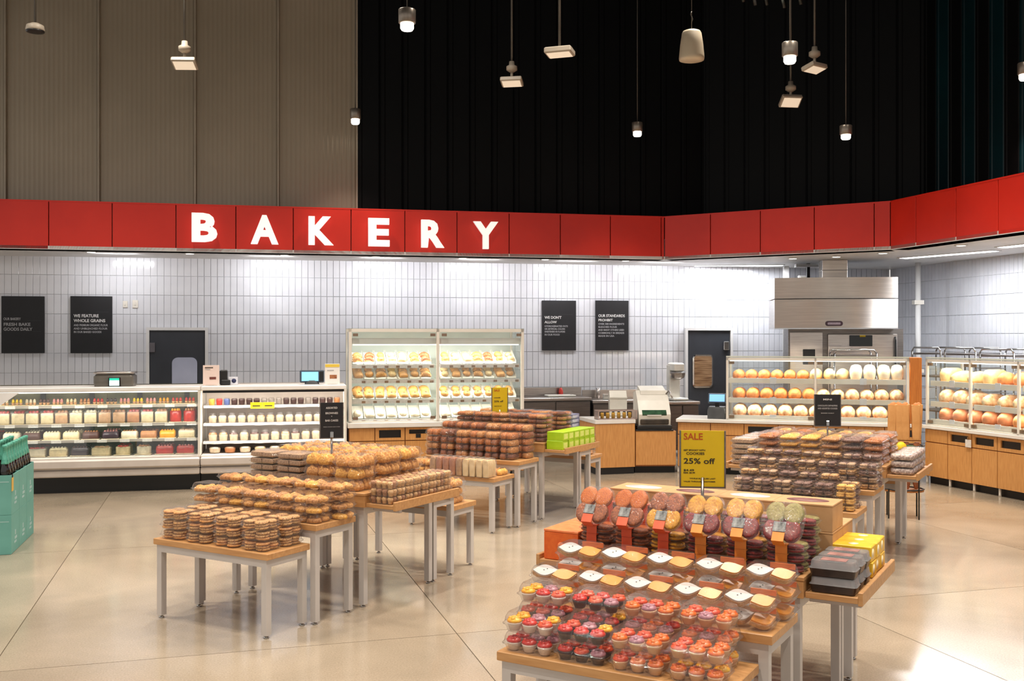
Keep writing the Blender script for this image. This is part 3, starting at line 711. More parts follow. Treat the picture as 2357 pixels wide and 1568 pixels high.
card(765, .20, .28, 'white counter card with a yellow header right of the blue screen', pm('white_card', (244, 240, 236), (238, 234, 228), 4, .6),
     [('header', 0.02, .98, .84, .98, pm('yellow_header', (240, 210, 90), (235, 200, 70), 5, .6)), ('print_line', .15, .6, .66, .7, ink_g), ('picture', .32, .8, .28, .46, pm('cake_picture', (196, 130, 84), (120, 62, 40), 16, .6, stretch=(1, 1, 3)))])
t = thing('label_printer', 'small black label printer beside the pink counter card', 'printer', on_case(515, .3), CASE.a)
obj('body', MB().bev(-.05, .05, -.06, .06, 0, .20, .012), black_pl, t); obj('base', MB().bev(-.03, .09, -.09, .07, 0, .07, .01), black_pl, t)
t = thing('small_box', 'small white box with a dark blue emblem by the printer', 'box', on_case(537, .3), CASE.a)
obj('box', MB().bev(-.06, .06, -.04, .04, 0, .105, .003), pm('white_box', (224, 224, 232), (214, 214, 224), 4, .6), t)
obj('emblem', MB().lathe([(.03, 0), (.03, .003)], n=16), pm('navy_print', (44, 50, 92), (36, 42, 80), 20, .6), t, (.01, -.04, .055), rot=(pi/2, 0, 0))
def terminal(name, label, loc, rz, w=.28, h=.16, sc=(120, 190, 225)):
    t = thing(name, label, 'screen', loc, rz)
    obj('stand', MB().loft([(w*.3, .07, .02, 0), (w*.28, .05, .02, .02), (w*.1, .03, .01, .05)]), black_pl, t)
    b = obj('housing', MB().bev(-w/2, w/2, -.02, .025, 0, h, .01), pm('slate_plastic', (70, 84, 98), (58, 70, 82), 5, .4), t, (0, 0, .02), rot=(radians(-8), 0, 0))
    obj('display', MB().box(-w*.42, w*.26, -.023, -.02, .02, h-.025), emit_mat('display_blue', sc, .8), b)
    obj('keypad', MB().bev(w*.3, w*.47, -.03, -.02, .01, h-.02, .004), black_pl, b)
    return t
terminal('touch_terminal', 'touch terminal with a light blue screen on the case top', on_case(718, .3), CASE.a, .33, .17)
# ------------------------------------------------------------------ tall glass pastry case
TF = Frame(0, 14.44, AL)
ts0, ts1 = TF.s(803), TF.s(1206); TL = ts1-ts0
t = thing('tall_pastry_case', 'tall white-framed glass pastry case on an oak cabinet', 'display case', TF.w(ts0, 0), TF.a)
tall = t
obj('toe_kick', MB().box(.03, TL-.03, .08, .8, 0, .1), toe_m, t)
obj('cabinet', MB().box(0, TL, .03, .85, .10, .745), oak_dark, t)
xx = [0, .355, .77, 1.14, 1.55, 1.96, TL]
for k in range(6):
    a, b = xx[k]+.006, xx[k+1]-.006
    if k in (1, 2, 4):
        m = MB(); oz0, oz1 = (.605, .715) if k != 2 else (.655, .715); ox0, ox1 = a+.05, b-.05
        m.box(a, b, 0, .03, .57, oz0); m.box(a, b, 0, .03, oz1, .742); m.box(a, ox0, 0, .03, oz0, oz1); m.box(ox1, b, 0, .03, oz0, oz1)
        dr = obj('drawer_front', m, oak_v, t); obj('opening', MB().box(ox0, ox1, .028, .032, oz0, oz1), black_pl, dr)
        if k == 2: obj('notch', MB().box((a+b)/2-.035, (a+b)/2+.035, -.002, .004, .60, .655), black_pl, dr)
    else: obj('drawer_front', MB().box(a, b, 0, .03, .57, .742), oak_v, t)
    obj('cabinet_door', MB().box(a, b, 0, .03, .11, .558), oak_v, t)
obj('base_slab', MB().bev(-.02, TL+.02, -.03, .86, .75, .82, .006), counter_m, t)
fm = MB(); HT = 2.115
for x in (0, TL/2-.02, TL-.04): fm.box(x, x+.04, 0, .04, .82, HT)
fm.box(0, TL, 0, .04, HT-.045, HT); fm.box(0, TL, 0, .04, .82, .84); fm.box(0, .04, .76, .8, .82, HT); fm.box(TL-.04, TL, .76, .8, .82, HT)
obj('frame', fm, cream_frame, t)
obj('header_bar', MB().box(.04, TL-.04, .06, .16, 1.90, 1.985), case_white, t)
obj('light_strip', MB().box(.06, TL-.06, .08, .14, 1.885, 1.899), led, t)
obj('back_glass', MB().box(.04, TL-.04, .77, .79, .83, HT-.04), pm('case_back_pale', (214, 222, 216), (196, 206, 200), 3, .3), t)
obj('top_glass', MB().box(0, TL, 0, .8, HT, HT+.008), glass, t)
obj('side_glass', MB().box(.012, .02, .04, .76, .84, HT-.04), glass, t); obj('side_glass', MB().box(TL-.02, TL-.012, .04, .76, .84, HT-.04), glass, t)
for k in range(2):
    g = obj('glass_door', MB().box(.045+k*TL/2, TL/2-.025+k*TL/2, .008, .016, .845, HT-.05), glass, t)
    for cx_ in (.045+k*TL/2, TL/2-.115+k*TL/2):
        for zz in (HT-.105, .86): obj('hinge', MB().box(cx_+.01, cx_+.08, .0, .02, zz, zz+.04), pm('bronze_hinge', (150, 128, 110), (136, 114, 98), 9, .4, metal=.6), g)
liner = pm('white_parchment', (244, 238, 226), (236, 228, 214), 14, .6)
PASTRY = [smat('golden_pastry', (222, 158, 84)), smat('pale_pastry', (234, 200, 146)), smat('brown_pastry', (170, 98, 50)), smat('sugared_pastry', (240, 224, 198)), smat('chocolate_pastry', (92, 50, 32))]
def croissant(m, L=.12):
    b = MB(); rr = random.Random(5)
    for k in range(7):
        a = (k-3)/3.0; r = .032*(1-.55*a*a); b.blob(r*1.05, r*1.3, r*1.5, (a*L*.42, -.03*a*a, 0), 9, 4, .05, rr)
    return b.mesh('pastry', m)
def bun(m, fill=None):
    b = MB().blob(.045, .05, .045, (0, 0, 0), 12, 5, .04, random.Random(2)); return b.mesh('pastry', m)
def turnover(m):
    b = MB().loft([(.05, .06, .02, 0), (.052, .065, .03, .015), (.04, .05, .03, .035), (.015, .03, .01, .042)]); return b.mesh('pastry', m)
dot = MB().blob(.012, .012, .006, (0, -.01, .04), 8, 3).mesh('filling', PASTRY[4])
pmesh = [[croissant(PASTRY[0]), bun(PASTRY[0]), turnover(PASTRY[1]), croissant(PASTRY[2]), bun(PASTRY[1])],
         [bun(PASTRY[0]), turnover(PASTRY[0]), bun(PASTRY[1]), croissant(PASTRY[0])],
         [bun(PASTRY[0]), bun(PASTRY[1]), turnover(PASTRY[0])],
         [turnover(PASTRY[3]), bun(PASTRY[3])]]
binm = MB()
binm.add([(-.07, -.16, .0), (.07, -.16, 0), (.07, .16, .15), (-.07, .16, .15), (-.07, -.16, .006), (.07, -.16, .006), (.07, .16, .156), (-.07, .16, .156)],
         [(3, 2, 1, 0), (4, 5, 6, 7), (0, 1, 5, 4), (1, 2, 6, 5), (2, 3, 7, 6), (3, 0, 4, 7)])
for sx_ in (-.0715, .0705):
    binm.add([(sx_-.0015, -.16, 0), (sx_+.0015, -.16, 0), (sx_+.0015, .16, .13), (sx_-.0015, .16, .13), (sx_-.0015, -.16, .04), (sx_+.0015, -.16, .04), (sx_+.0015, .16, .19), (sx_-.0015, .16, .19)],
         [(3, 2, 1, 0), (4, 5, 6, 7), (0, 1, 5, 4), (1, 2, 6, 5), (2, 3, 7, 6), (3, 0, 4, 7)])
bmesh_ = binm.mesh('pastry_bin', liner)
rown = ['top', 'second', 'third', 'bottom']
for r_, z in enumerate((1.62, 1.41, 1.13, .86)):
    for bay in range(2):
        xa = .06+bay*TL/2
        sh = obj('shelf', MB().box(xa-.01, xa+TL/2-.09, .17, .74, z-.014, z-.002), glass, t)
        obj('tag_rail', MB().box(xa-.01, xa+TL/2-.09, .15, .17, z-.055, z-.004), pm('tag_rail_grey', (226, 218, 214), (206, 198, 194), 40, .5), sh)
        for q in range(7):
            x = xa+.075+q*(TL/2-.12)/7
            obj('price_tag', MB().box(x+.05, x+.10, .143, .149, z-.05, z-.02), pm('brown_print', (150, 116, 90), (120, 90, 70), 60, .7), sh)
            obj('pastry_bin', bmesh_, None, t, (x, .35, z+.003))
            kind = (q*3+bay+r_) % len(pmesh[r_]); mesh = pmesh[r_][kind]
            for v in range(2 if r_ < 3 else 1):
                px_, py_ = x+R.uniform(-.008, .008), .27+v*.12
                o = bpy.data.objects.new('pastry', mesh); C.objects.link(o)
                o.location = TF.w(ts0+px_, py_, z+.003+.050+(py_-.27)*.469); o.rotation_euler = (.44, 0, TF.a+R.uniform(-.4, .4)); s_ = R.uniform(1.15, 1.32); o.scale = (s_, s_, s_)
                tag(o, '%s pastry in the %s bin, %s row, %s bay of the tall case' % (['front', 'rear'][v], ORD[q], rown[r_], ['left', 'right'][bay]), 'pastry', 'pastries in the tall case')
                if r_ == 2 and v == 0:
                    obj('filling', dot, None, o)
    p = TF.w((ts0+ts1)/2, .2, z+.24 if r_ else 1.88)
    lamp('AREA', p, 9 if r_ else 12, (1, .95, .86), TL*.9, (radians(12), 0, TF.a), .05, name='case_and_fill_lamp')
# ------------------------------------------------------------------ bread cases
def bread_mesh(kind, body, flour=None, seed=1):
    rr = random.Random(seed); b = MB()
    if kind == 'boule': b.blob(.098, .105, .125, (0, 0, 0), 16, 7, .03, rr)
    elif kind == 'small': b.blob(.098, .10, .115, (0, 0, 0), 14, 6, .03, rr)
    elif kind == 'baton': b.blob(.06, .17, .10, (0, 0, 0), 12, 6, .03, rr)
    elif kind == 'loaf': b.loft([(.055, .12, .03, 0), (.065, .13, .04, .04), (.068, .13, .045, .075), (.05, .115, .04, .11), (.02, .09, .02, .12)])
    return b.mesh('loaf', body)
crust = pm('golden_crust', (222, 150, 82), (176, 100, 46), 22, .6, bump=.3)
crust_d = pm('brown_crust', (186, 116, 74), (150, 84, 50), 22, .6, bump=.3)
crust_f = pm('floured_crust', (240, 216, 178), (178, 112, 58), 22, .75, bump=.3)
crust_p = pm('pale_crust', (240, 216, 160), (222, 184, 118), 22, .6, bump=.3)
bag_w = pm('printed_white_bag', (246, 238, 222), (226, 206, 166), 22, .35, bump=.4)
BM = {'gold': bread_mesh('small', crust, seed=1), 'goldb': bread_mesh('boule', crust, seed=2), 'flour': bread_mesh('boule', crust_f, seed=3), 'pale': bread_mesh('baton', crust_p, seed=4),
      'dark': bread_mesh('boule', crust_d, seed=5), 'loaf': bread_mesh('loaf', crust_p, seed=6), 'white': bread_mesh('loaf', bag_w, seed=7), 'floursm': bread_mesh('small', crust_f, seed=8), 'baton': bread_mesh('baton', crust_f, seed=9)}
adj = {'gold': 'golden round roll', 'goldb': 'golden round loaf', 'flour': 'floured round loaf', 'pale': 'pale long loaf', 'dark': 'dark brown loaf', 'loaf': 'pale tin loaf', 'white': 'white bagged loaf', 'floursm': 'floured small loaf', 'baton': 'floured long loaf'}
slash = MB()
for k in range(3): slash.tube([(-.05, (k-1)*.03, .088), (0, (k-1)*.03+.01, .105), (.05, (k-1)*.03, .088)], .006, 5)
slash = slash.mesh('score_mark', crust_p)
def bread_case(fr, s0, s1, label, tagname, bays, rows, height=1.7, endp=True, doors=None, zs=(1.40, 1.115, .865)):
    L = s1-s0; t = thing('bread_case', label, 'display case', fr.w(s0, 0), fr.a); D = .62
    fm = MB(); bw = (L-.03)/bays
    for k in range(bays+1): fm.box(k*bw, k*bw+.03, 0, .03, .802, height)
    fm.box(0, L, 0, .03, height-.035, height); fm.box(0, L, 0, .03, .802, .815); fm.box(0, .03, D-.03, D, .802, height); fm.box(L-.03, L, D-.03, D, .802, height)
    obj('frame', fm, cream_frame, t)
    obj('top_glass', MB().box(0, L, 0, D, height, height+.008), glass, t)
    obj('top_rail', MB().box(0, L, -.002, .05, height+.008, height+.026), pm('pale_green_rail', (206, 210, 196), (196, 200, 186), 5, .3), t)
    obj('light_strip', MB().box(.05, L-.05, .06, .10, height-.05, height-.04), led, t)
    obj('side_glass', MB().box(.008, .014, .03, D-.03, .82, height-.03), glass, t)
    for k in range(bays):
        g = obj('glass_pane', MB().box(k*bw+.032, (k+1)*bw-.002, .008, .015, .82, height-.04), glass, t)
        for cx_ in (k*bw+.04, (k+1)*bw-.085):
            for zz in (height-.09, .83): obj('clip', MB().box(cx_, cx_+.075, 0, .022, zz, zz+.04), pm('bronze_clip', (150, 132, 110), (128, 110, 92), 9, .4, metal=.6), g)
        for r_, z in enumerate(zs):
            sh = obj('shelf', MB().box(k*bw+.035, (k+1)*bw-.005, .07, D-.04, z-.02, z-.002), oak, t)
            obj('shelf_rail', MB().box(k*bw+.035, (k+1)*bw-.005, .05, .07, z-.065, z+.006), shelf_w, sh)
            obj('price_tag', MB().box(k*bw+bw*.5, k*bw+bw*.5+.09, .043, .049, z-.07, z+.02), pm('white_tag', (232, 232, 240), (222, 222, 232), 30, .6), sh)
    obj('front_board', MB().box(.03, L-.03, .03, .045, .815, .845), shelf_w, t)
    for r_, z in enumerate(zs):
        items = rows[r_]; n = len(items); dx = (L-.12)/n
        for i, kd in enumerate(items):
            for v in range(2):
                sc_ = min(1.25, dx/.13) if kd in ('white', 'baton', 'pale', 'loaf') else min(1.15, dx/.202)
                y = .18+v*.25 if kd not in ('baton', 'pale', 'white', 'loaf') else .24+v*.0
                zz = z-.0015
                if v == 1 and kd in ('baton', 'pale', 'white', 'loaf'): continue
                o = bpy.data.objects.new('loaf', BM[kd]); C.objects.link(o)
                o.location = fr.w(s0+.07+(i+.5)*dx, y+.02, zz); o.scale = (sc_, sc_, sc_*(1.4 if kd == 'white' else 1.22)); o.rotation_euler = (0, 0, fr.a+(R.uniform(-.1, .1) if kd in ('white', 'loaf') else R.uniform(-.35, .35)))
                tag(o, '%s, %s, %s shelf%s of the %s' % (adj[kd], ordl(i, n), ['top', 'middle', 'bottom'][r_], ', behind,' if v else '', tagname), 'bread', 'loaves in the bread cases')
                if kd in ('flour', 'goldb') and v == 0: obj('score_mark', slash, None, o)
    lamp('AREA', fr.w(s0+L/2, .09, height-.06), 13, (1, .90, .74), L*.92, (radians(14), 0, fr.a), .05, name='case_and_fill_lamp')
    for z in zs[:2]:
        lamp('AREA', fr.w(s0+L/2, .09, z-.075), 7.5, (1, .90, .74), L*.92, (radians(14), 0, fr.a), .04, name='case_and_fill_lamp')
    return t
DG = Frame(2.43, 14.97, math.degrees(math.atan2(-.92, 3.07)))
dg0, dg1 = DG.s(1672, .05), DG.s(2092, .05)
bread_case(DG, dg0, dg1, 'two-bay bread case on the white counter left of the oak post', 'left bread case', 2,
           [['gold']*6+['pale', 'pale', 'pale', 'white', 'white', 'white', 'white'], ['goldb']*6+['floursm', 'floursm', 'flour', 'floursm', 'flour', 'flour'], ['flour']*6+['flour']*5])
RT = Frame(5.62, 14.05, math.degrees(math.atan2(-1.75, .6)))
bread_case(RT, .12, 3.30, 'bread case along the right wall with dark loaves', 'right bread case', 4,
           [['loaf', 'pale', 'pale', 'loaf', 'gold', 'gold', 'dark', 'dark', 'dark', 'dark', 'gold', 'gold'], ['flour', 'flour', 'baton', 'baton', 'baton', 'baton', 'pale', 'pale', 'baton', 'baton', 'flour', 'flour'], ['dark']*5+['goldb', 'flour']+['dark']*5], zs=(1.40, 1.12, .88))
# oak post between the cases
p0 = DG.w(dg1+.015, .02); t = thing('oak_post', 'tall oak post between the two bread cases', 'post', (p0[0], p0[1], 0), DG.a)
obj('post', MB().bev(0, .15, 0, .5, .801, 1.715, .004), pm('orange_oak', (206, 126, 52), (186, 106, 38), 5, .45, stretch=(9, 9, 1)), t)
# ------------------------------------------------------------------ counters with cabinets
def cabinet_run(fr, s0, s1, label, doors, top=True, depth=.72, cubbies=(), name='oak_counter'):
    t = thing(name, label, 'counter', fr.w(s0, 0), fr.a); L = s1-s0
    obj('toe_kick', MB().box(.02, L-.02, .10, depth, 0, .095), toe_m, t)
    obj('carcass', MB().box(0, L, .045, depth, .10, .745), oak_dark, t)
    dw = L/doors
    for k in range(doors):
        a, b = k*dw+.006, (k+1)*dw-.006
        if k in cubbies:
            m = MB(); m.box(a, b, .02, .045, .575, .615); m.box(a, b, .02, .045, .71, .742); m.box(a, a+.05, .02, .045, .615, .71); m.box(b-.05, b, .02, .045, .615, .71)
            d = obj('drawer_front', m, oak_v, t); obj('opening', MB().box(a+.05, b-.05, .043, .046, .615, .71), black_pl, d)
        else: obj('drawer_front', MB().bev(a, b, .02, .045, .575, .742, .003), oak_v, t)
        d = obj('cabinet_door', MB().bev(a, b, .02, .045, .105, .562, .003), oak_v, t)
        obj('foot', MB().lathe([(.02, 0), (.016, .03), (.016, .1)], n=8), cream_frame, t, (a, .06, 0))
    if top: obj('worktop', MB().bev(-.02, L+.02, -.02, depth+.05, .752, .80, .006), counter_m, t)
    return t
cabinet_run(DG, .0, dg1+.16, 'oak cabinet run with white worktop under the left bread case', 7, cubbies=(2, 4, 6))
cabinet_run(RT, .08, 3.5, 'oak cabinet run with white worktop under the right bread case', 8, cubbies=(1, 2, 3, 4, 6))
# white price card hanging on right cabinets
t = thing('hanging_card', 'small white card hanging on the right oak cabinet drawers', 'sign', RT.w(RT.s(2228, -.01), -.003, .57), RT.a)
obj('card', MB().bev(-.05, .05, -.006, 0, 0, .10, .002), tagw, t); obj('clip', MB().box(-.008, .008, -.012, .002, .10, .135), chrome, t)
# middle counter block
M1 = Frame(1.215, 14.76, AL)
t = thing('oak_counter', 'short oak counter block with white top and chamfered left end', 'counter', (0, 0, 0), 0)
A_, B_, C_, D_, E_ = (1.03, 15.5), (1.215, 14.76), (1.80, 14.92), (1.80, 15.6), (1.03, 15.6)
def ins(poly, k, c=(1.5, 15.2)): return [(c[0]+(x-c[0])*k, c[1]+(y-c[1])*k) for x, y in poly]
pl = [A_, B_, C_, D_]
obj('toe_kick', MB().prism(ins(pl, .96), 0, .095), toe_m, t)
obj('front_panel', MB().prism(pl, .10, .735), oak_v, t)
obj('worktop', MB().prism(ins(pl, 1.03), .74, .79), counter_m, t)
M2 = Frame(1.815, 14.94, 3)
t = thing('oak_counter', 'lower oak counter section holding the bread slicer', 'counter', M2.w(0, 0), M2.a)
obj('toe_kick', MB().box(0, .595, .08, .6, 0, .095), toe_m, t)
obj('front_panel', MB().bev(0, .595, 0, .03, .12, .62, .003), oak_v, t)
obj('carcass', MB().box(.0, .595, .03, .6, .10, .62), oak_dark, t)
obj('recess', MB().bev(.0, .56, -.01, .6, .622, .64, .004), black_pl, t)
# bread slicer / scale machine
p = M2.w(.29, .25, .642); t = thing('bread_slicer', 'cream and steel bread slicer with a green window on low counter', 'machine', p, M2.a)
cream = pm('cream_enamel', (226, 222, 212), (212, 208, 198), 5, .35)
obj('base', MB().bev(-.27, .25, -.26, .26, 0, .06, .01), black_pl, t)
obj('body', MB().prism_x([(-.22, .06), (.26, .06), (.26, .52), (.05, .56), (-.10, .42), (-.24, .22)], -.24, .23), cream, t)
obj('window', MB().prism_x([(-.226, .16), (-.244, .225), (-.19, .29), (-.16, .27)], -.19, .17), pm('green_window', (60, 96, 70), (40, 60, 48), 14, .1), t)
obj('window_print', MB().box(-.12, .09, -.247, -.242, .20, .215), ink_w, t)
obj('crumb_tray', MB().bev(-.22, .20, -.262, -.20, .075, .15, .01), pm('dark_bronze_tray', (70, 60, 50), (40, 36, 30), 12, .3), t)
obj('hopper', MB().prism_x([(-.02, .50), (.24, .54), (.26, .62), (.22, .62), (.0, .56)], -.18, .20), cream, t)
obj('lever', MB().tube([(.2, .0, .5), (.24, -.06, .56), (.27, -.16, .46)], .012), steel, t)
t = thing('white_bin', 'tall white plastic bin left of the bread slicer', 'bin', (1.62, 15.62, .80)); 
obj('bin', MB().prism_x([(-.1, 0), (.12, 0), (.14, .33), (.0, .38), (-.12, .27)], -.13, .13), cream, t); obj('rim', MB().box(-.135, .135, -.13, .14, .27, .285), cream, t)
# small tin rack on the counter with bottles
t = thing('jar_rack', 'low rack of small jars on the short oak counter', 'rack', (1.53, 15.02, .791), radians(AL))
obj('rack_frame', MB().box(-.30, .30, -.10, .10, 0, .012).box(-.30, -.285, -.1, .1, 0, .13).box(.285, .30, -.1, .1, 0, .13).box(-.30, .30, -.1, -.09, .12, .135).box(-.3, .3, .09, .1, .12, .135), pm('rose_steel', (196, 176, 168), (176, 156, 148), 6, .3, metal=.6), t)
jm = Proto('jar', 'jar', [P('glass_body', MB().lathe([(.022, 0), (.026, .01), (.026, .075), (.018, .088)], n=12).mesh('glass_body', smat('honey', (196, 150, 60), .2))), P('cap', MB().lathe([(.02, .087), (.02, .102)], n=12).mesh('cap', black_pl))])
for k in range(6):
    a = radians(AL); x = -.21+k*.085
    jm.place('small amber jar, %s in the jar rack on the oak counter' % ordx(k, 6), (1.53+x*cos(a), 15.02+x*sin(a), .804), 0, 'jars in the counter rack')
# till scale left of the bread case
p = DG.w(DG.s(1650, .2), .25, .803)
t = thing('till_scale', 'dark till scale with a blue screen left of the bread case', 'scale', p, DG.a)
obj('body', MB().loft([(.13, .14, .02, 0), (.13, .14, .02, .12), (.115, .12, .02, .17)]), pm('dark_grey_plastic', (80, 82, 84), (62, 64, 66), 6, .4), t)
obj('neck', MB().box(-.03, .03, -.01, .03, .16, .26), black_pl, t)
h_ = obj('screen_housing', MB().bev(-.13, .13, -.02, .02, 0, .15, .008), pm('slate_plastic', (70, 84, 98), (58, 70, 82), 5, .4), t, (0, -.03, .22), rot=(radians(-20), 0, 0))
obj('display', MB().box(-.11, .11, -.024, -.02, .02, .13), emit_mat('display_blue2', (110, 165, 225), .8), h_)
# ------------------------------------------------------------------ back kitchen
KF = Frame(0, 16.6, AL)
def prep(px0, px1, zt, label, t=0, back=True, d=.65, legs=True):
    a, b = KF.s(px0, t), KF.s(px1, t); L = b-a
    o = thing('steel_table', label, 'table', KF.w(a, t), KF.a)
    obj('worktop', MB().bev(0, L, 0, d, zt-.05, zt, .008), steel, o)
    if back: obj('splashback', MB().bev(0, L, d-.03, d, zt, zt+.14, .004), steel, o)
    obj('door_front', MB().bev(.02, L*.5-.01, .02, .05, .2, zt-.07, .006), steel_dk, o); obj('door_front', MB().bev(L*.5+.01, L-.02, .02, .05, .2, zt-.07, .006), steel_dk, o)
    obj('carcass', MB().box(.02, L-.02, .05, d-.02, .12, zt-.06), steel_dk, o)
    for x in (.04, L-.04):
        for y in (.06, d-.06): obj('leg', MB().tube([(x, y, 0), (x, y, .13)], .02), steel, o)
    for x in (L*.5-.08, L*.5+.05): obj('handle', MB().box(x, x+.03, .0, .02, .45, .62), black_pl, o)
    return o
prep(1196, 1362, 1.0, 'long stainless worktable behind the tall pastry case')
prep(1364, 1500, .95, 'stainless worktable to the right of the long one')
prep(1532, 1612, .93, 'low stainless table by the back door', t=-.3, back=False)
ka = KF.s(1290, .3)
t = thing('cutting_board', 'white cutting board lying on the long stainless worktable', 'board', KF.w(ka, .32, 1.001), KF.a)
obj('board', MB().bev(-.24, .24, -.14, .14, 0, .03, .006), cream, t); obj('handle_hole', MB().lathe([(.02, .0305), (.02, .032)], n=12), steel_dk, t, (.19, 0, 0))
t = thing('tomato', 'small red item standing behind the white cutting board', 'food', KF.w(KF.s(1292, .5), .53, 1.001)); obj('fruit', MB().blob(.04, .04, .14, n=12), RE, t); obj('stalk', MB().tube([(0, 0, .14), (0, 0, .16)], .005), steel_dk, t)
t = thing('salt_box', 'small white box on the second stainless table', 'box', KF.w(KF.s(1395, .2), .2, .951), KF.a); obj('carton', MB().bev(-.05, .05, -.04, .04, 0, .09, .004), cream, t); obj('flap', MB().box(-.04, .04, -.05, -.04, .07, .1), tagw, t)
t = thing('steel_cup', 'slim steel cup at the back of the second stainless table', 'cup', KF.w(KF.s(1377, .5), .5, .951)); obj('cup', MB().lathe([(.025, 0), (.035, .17), (.03, .17)], n=14), steel, t); obj('rim', MB().lathe([(.037, .165), (.037, .175)], n=14), chrome, t)
# dough mixer
t = thing('dough_mixer', 'white and steel dough mixer on the low table by the back door', 'mixer', KF.w(KF.s(1556, .05), .10, .931), KF.a); t.scale = (.62, .62, .46)
obj('column', MB().bev(-.16, .16, .0, .24, 0, 1.3, .03), cream, t); obj('head', MB().bev(-.15, .15, -.36, .22, 1.05, 1.38, .05), cream, t)
obj('bowl', MB().lathe([(.10, .78), (.18, .84), (.20, 1.0), (.21, 1.02)], (0, -.2, 0), n=20), steel, t); obj('base', MB().bev(-.22, .22, -.45, .24, 0, .1, .02), cream, t)
obj('guard', MB().tube([(.2*cos(a/10*2*pi), -.2+.2*sin(a/10*2*pi), 1.04) for a in range(11)], .008), chrome, t); obj('whisk', MB().tube([(0, -.2, .86), (0, -.2, 1.06)], .03), chrome, t); obj('bowl_arm', MB().box(-.23, .23, -.21, -.17, .92, .96), cream, t)
# ------------------------------------------------------------------ oven, hood, duct
OV = Frame(4.42, 16.75, -9)
ox0, ox1 = OV.s(1815), OV.s(2080)
L = ox1-ox0; t = thing('deck_oven', 'tall stainless bakery oven with a dark window under the hood', 'oven', OV.w(ox0, 0), OV.a)
obj('body', MB().box(0, L, .03, .85, .05, 2.13), steel_dk, t)
for x in (.08, L-.08): obj('foot', MB().tube([(x, .2, 0), (x, .2, .06)], .03), black_pl, t)
Lc = L*.30
ctl = obj('control_panel', MB().bev(.02, Lc, 0, .03, .1, 2.08, .006), steel, t)
obj('controller', MB().bev(Lc*.42, Lc*.78, -.012, .0, 1.55, 1.80, .006), black_pl, ctl)
dr = obj('oven_door', MB().bev(Lc+.08, L-.10, -.02, .03, .15, 2.05, .01), steel, t)
obj('window', MB().bev(L*.53, L*.73, -.03, -.018, 1.85, 2.03, .006), pm('oven_glass', (18, 22, 22), (10, 12, 12), 3, .08), dr)
obj('lamp_bracket', MB().box(L*.62, L*.67, -.034, -.03, 2.0, 2.03), yellow_m, dr)
obj('handle', MB().tube([(L-.14, -.05, 1.5), (L-.14, -.08, 1.55), (L-.14, -.08, 1.95), (L-.14, -.05, 2.0)], .014), black_pl, dr)
HF = Frame(4.42, 16.45, -9); h0, h1 = HF.s(1783), HF.s(2067); HL = h1-h0
t = thing('extractor_hood', 'wide stainless extractor hood with a curved front and badge', 'hood', HF.w(h0, 0), HF.a)
def hood_sec(z0, z1, bulge):
    m = MB(); n = 14; pts = [(HL*i/n, -bulge*sin(pi*i/n)) for i in range(n+1)]+[(HL, 1.0), (0, 1.0)]
    k = n+1
    m.add([(x, y, z0) for x, y in pts[:k]]+[(x, y, z1) for x, y in pts[:k]], [(j, j+1, j+1+k, j+k) for j in range(n)], True)
    pb = [pts[n], (HL, 1.0), (0, 1.0), pts[0]]
    m.add([(x, y, z0) for x, y in pb]+[(x, y, z1) for x, y in pb], [(j, j+1, j+5, j+4) for j in range(3)])
    mm = len(pts); m.add([(x, y, z0) for x, y in pts], [tuple(range(mm-1, -1, -1))]); m.add([(x, y, z1) for x, y in pts], [tuple(range(mm))])
    return m
obj('upper_skirt', hood_sec(2.62, 2.955, .05), hood_steel, t)
obj('lower_skirt', hood_sec(2.145, 2.605, .14), hood_steel, t)
obj('bottom_lip', hood_sec(2.128, 2.144, .16), chrome, t)
bd = obj('badge', MB().loft([(.135, .04, .038, 0), (.135, .04, .038, .012)], n=6, smooth=False), pm('maroon_badge', (62, 30, 42), (50, 24, 34), 6, .3), t, (HL*.475, -.135, 2.215), rot=(pi/2, 0, 0))
obj('badge_print', MB().loft([(.10, .018, .015, .0122), (.10, .018, .015, .014)], n=4, smooth=False), pm('badge_silver', (176, 160, 166), (150, 130, 140), 60, .4), bd)
DX0, DX1 = HF.s(1893, .2)-h0, HF.s(1951, .2)-h0
t = thing('exhaust_duct', 'square stainless exhaust duct from the hood to the soffit', 'duct', HF.w(h0, 0), HF.a)
obj('duct', MB().bev(DX0, DX1, .2, .62, 2.96, ZB-.002, .006), hood_steel, t); obj('seam', MB().box(DX0-.006, DX1+.006, .19, .63, 3.08, 3.09), steel_dk, t)
t = thing('support_post', 'slim white post left of the oven running to the soffit', 'post', (K(1809)*18.1, 18.1, 0)); obj('post', MB().bev(-.045, .045, -.045, .045, 0, ZB-.002, .004), white_paint, t); obj('base', MB().bev(-.07, .07, -.07, .07, 0, .02, .004), white_paint, t)
t = thing('wall_camera', 'small dark bracket hung between the post and the duct', 'bracket', (K(1860)*17.4, 17.4, ZB)); obj('arm', MB().box(-.025, .025, -.03, .03, -.32, 0), black_pl, t); obj('plate', MB().box(-.22, .16, -.06, .06, -.06, -.012), white_paint, t)
t = thing('junction_box', 'small white box by the dark bracket near the soffit', 'box', (K(1848)*17.9, 17.9, 2.92)); obj('housing', MB().bev(-.08, .08, -.05, .05, 0, .16, .01), white_paint, t); obj('cover', MB().bev(-.06, .06, -.06, -.05, .02, .14, .004), cream_frame, t)
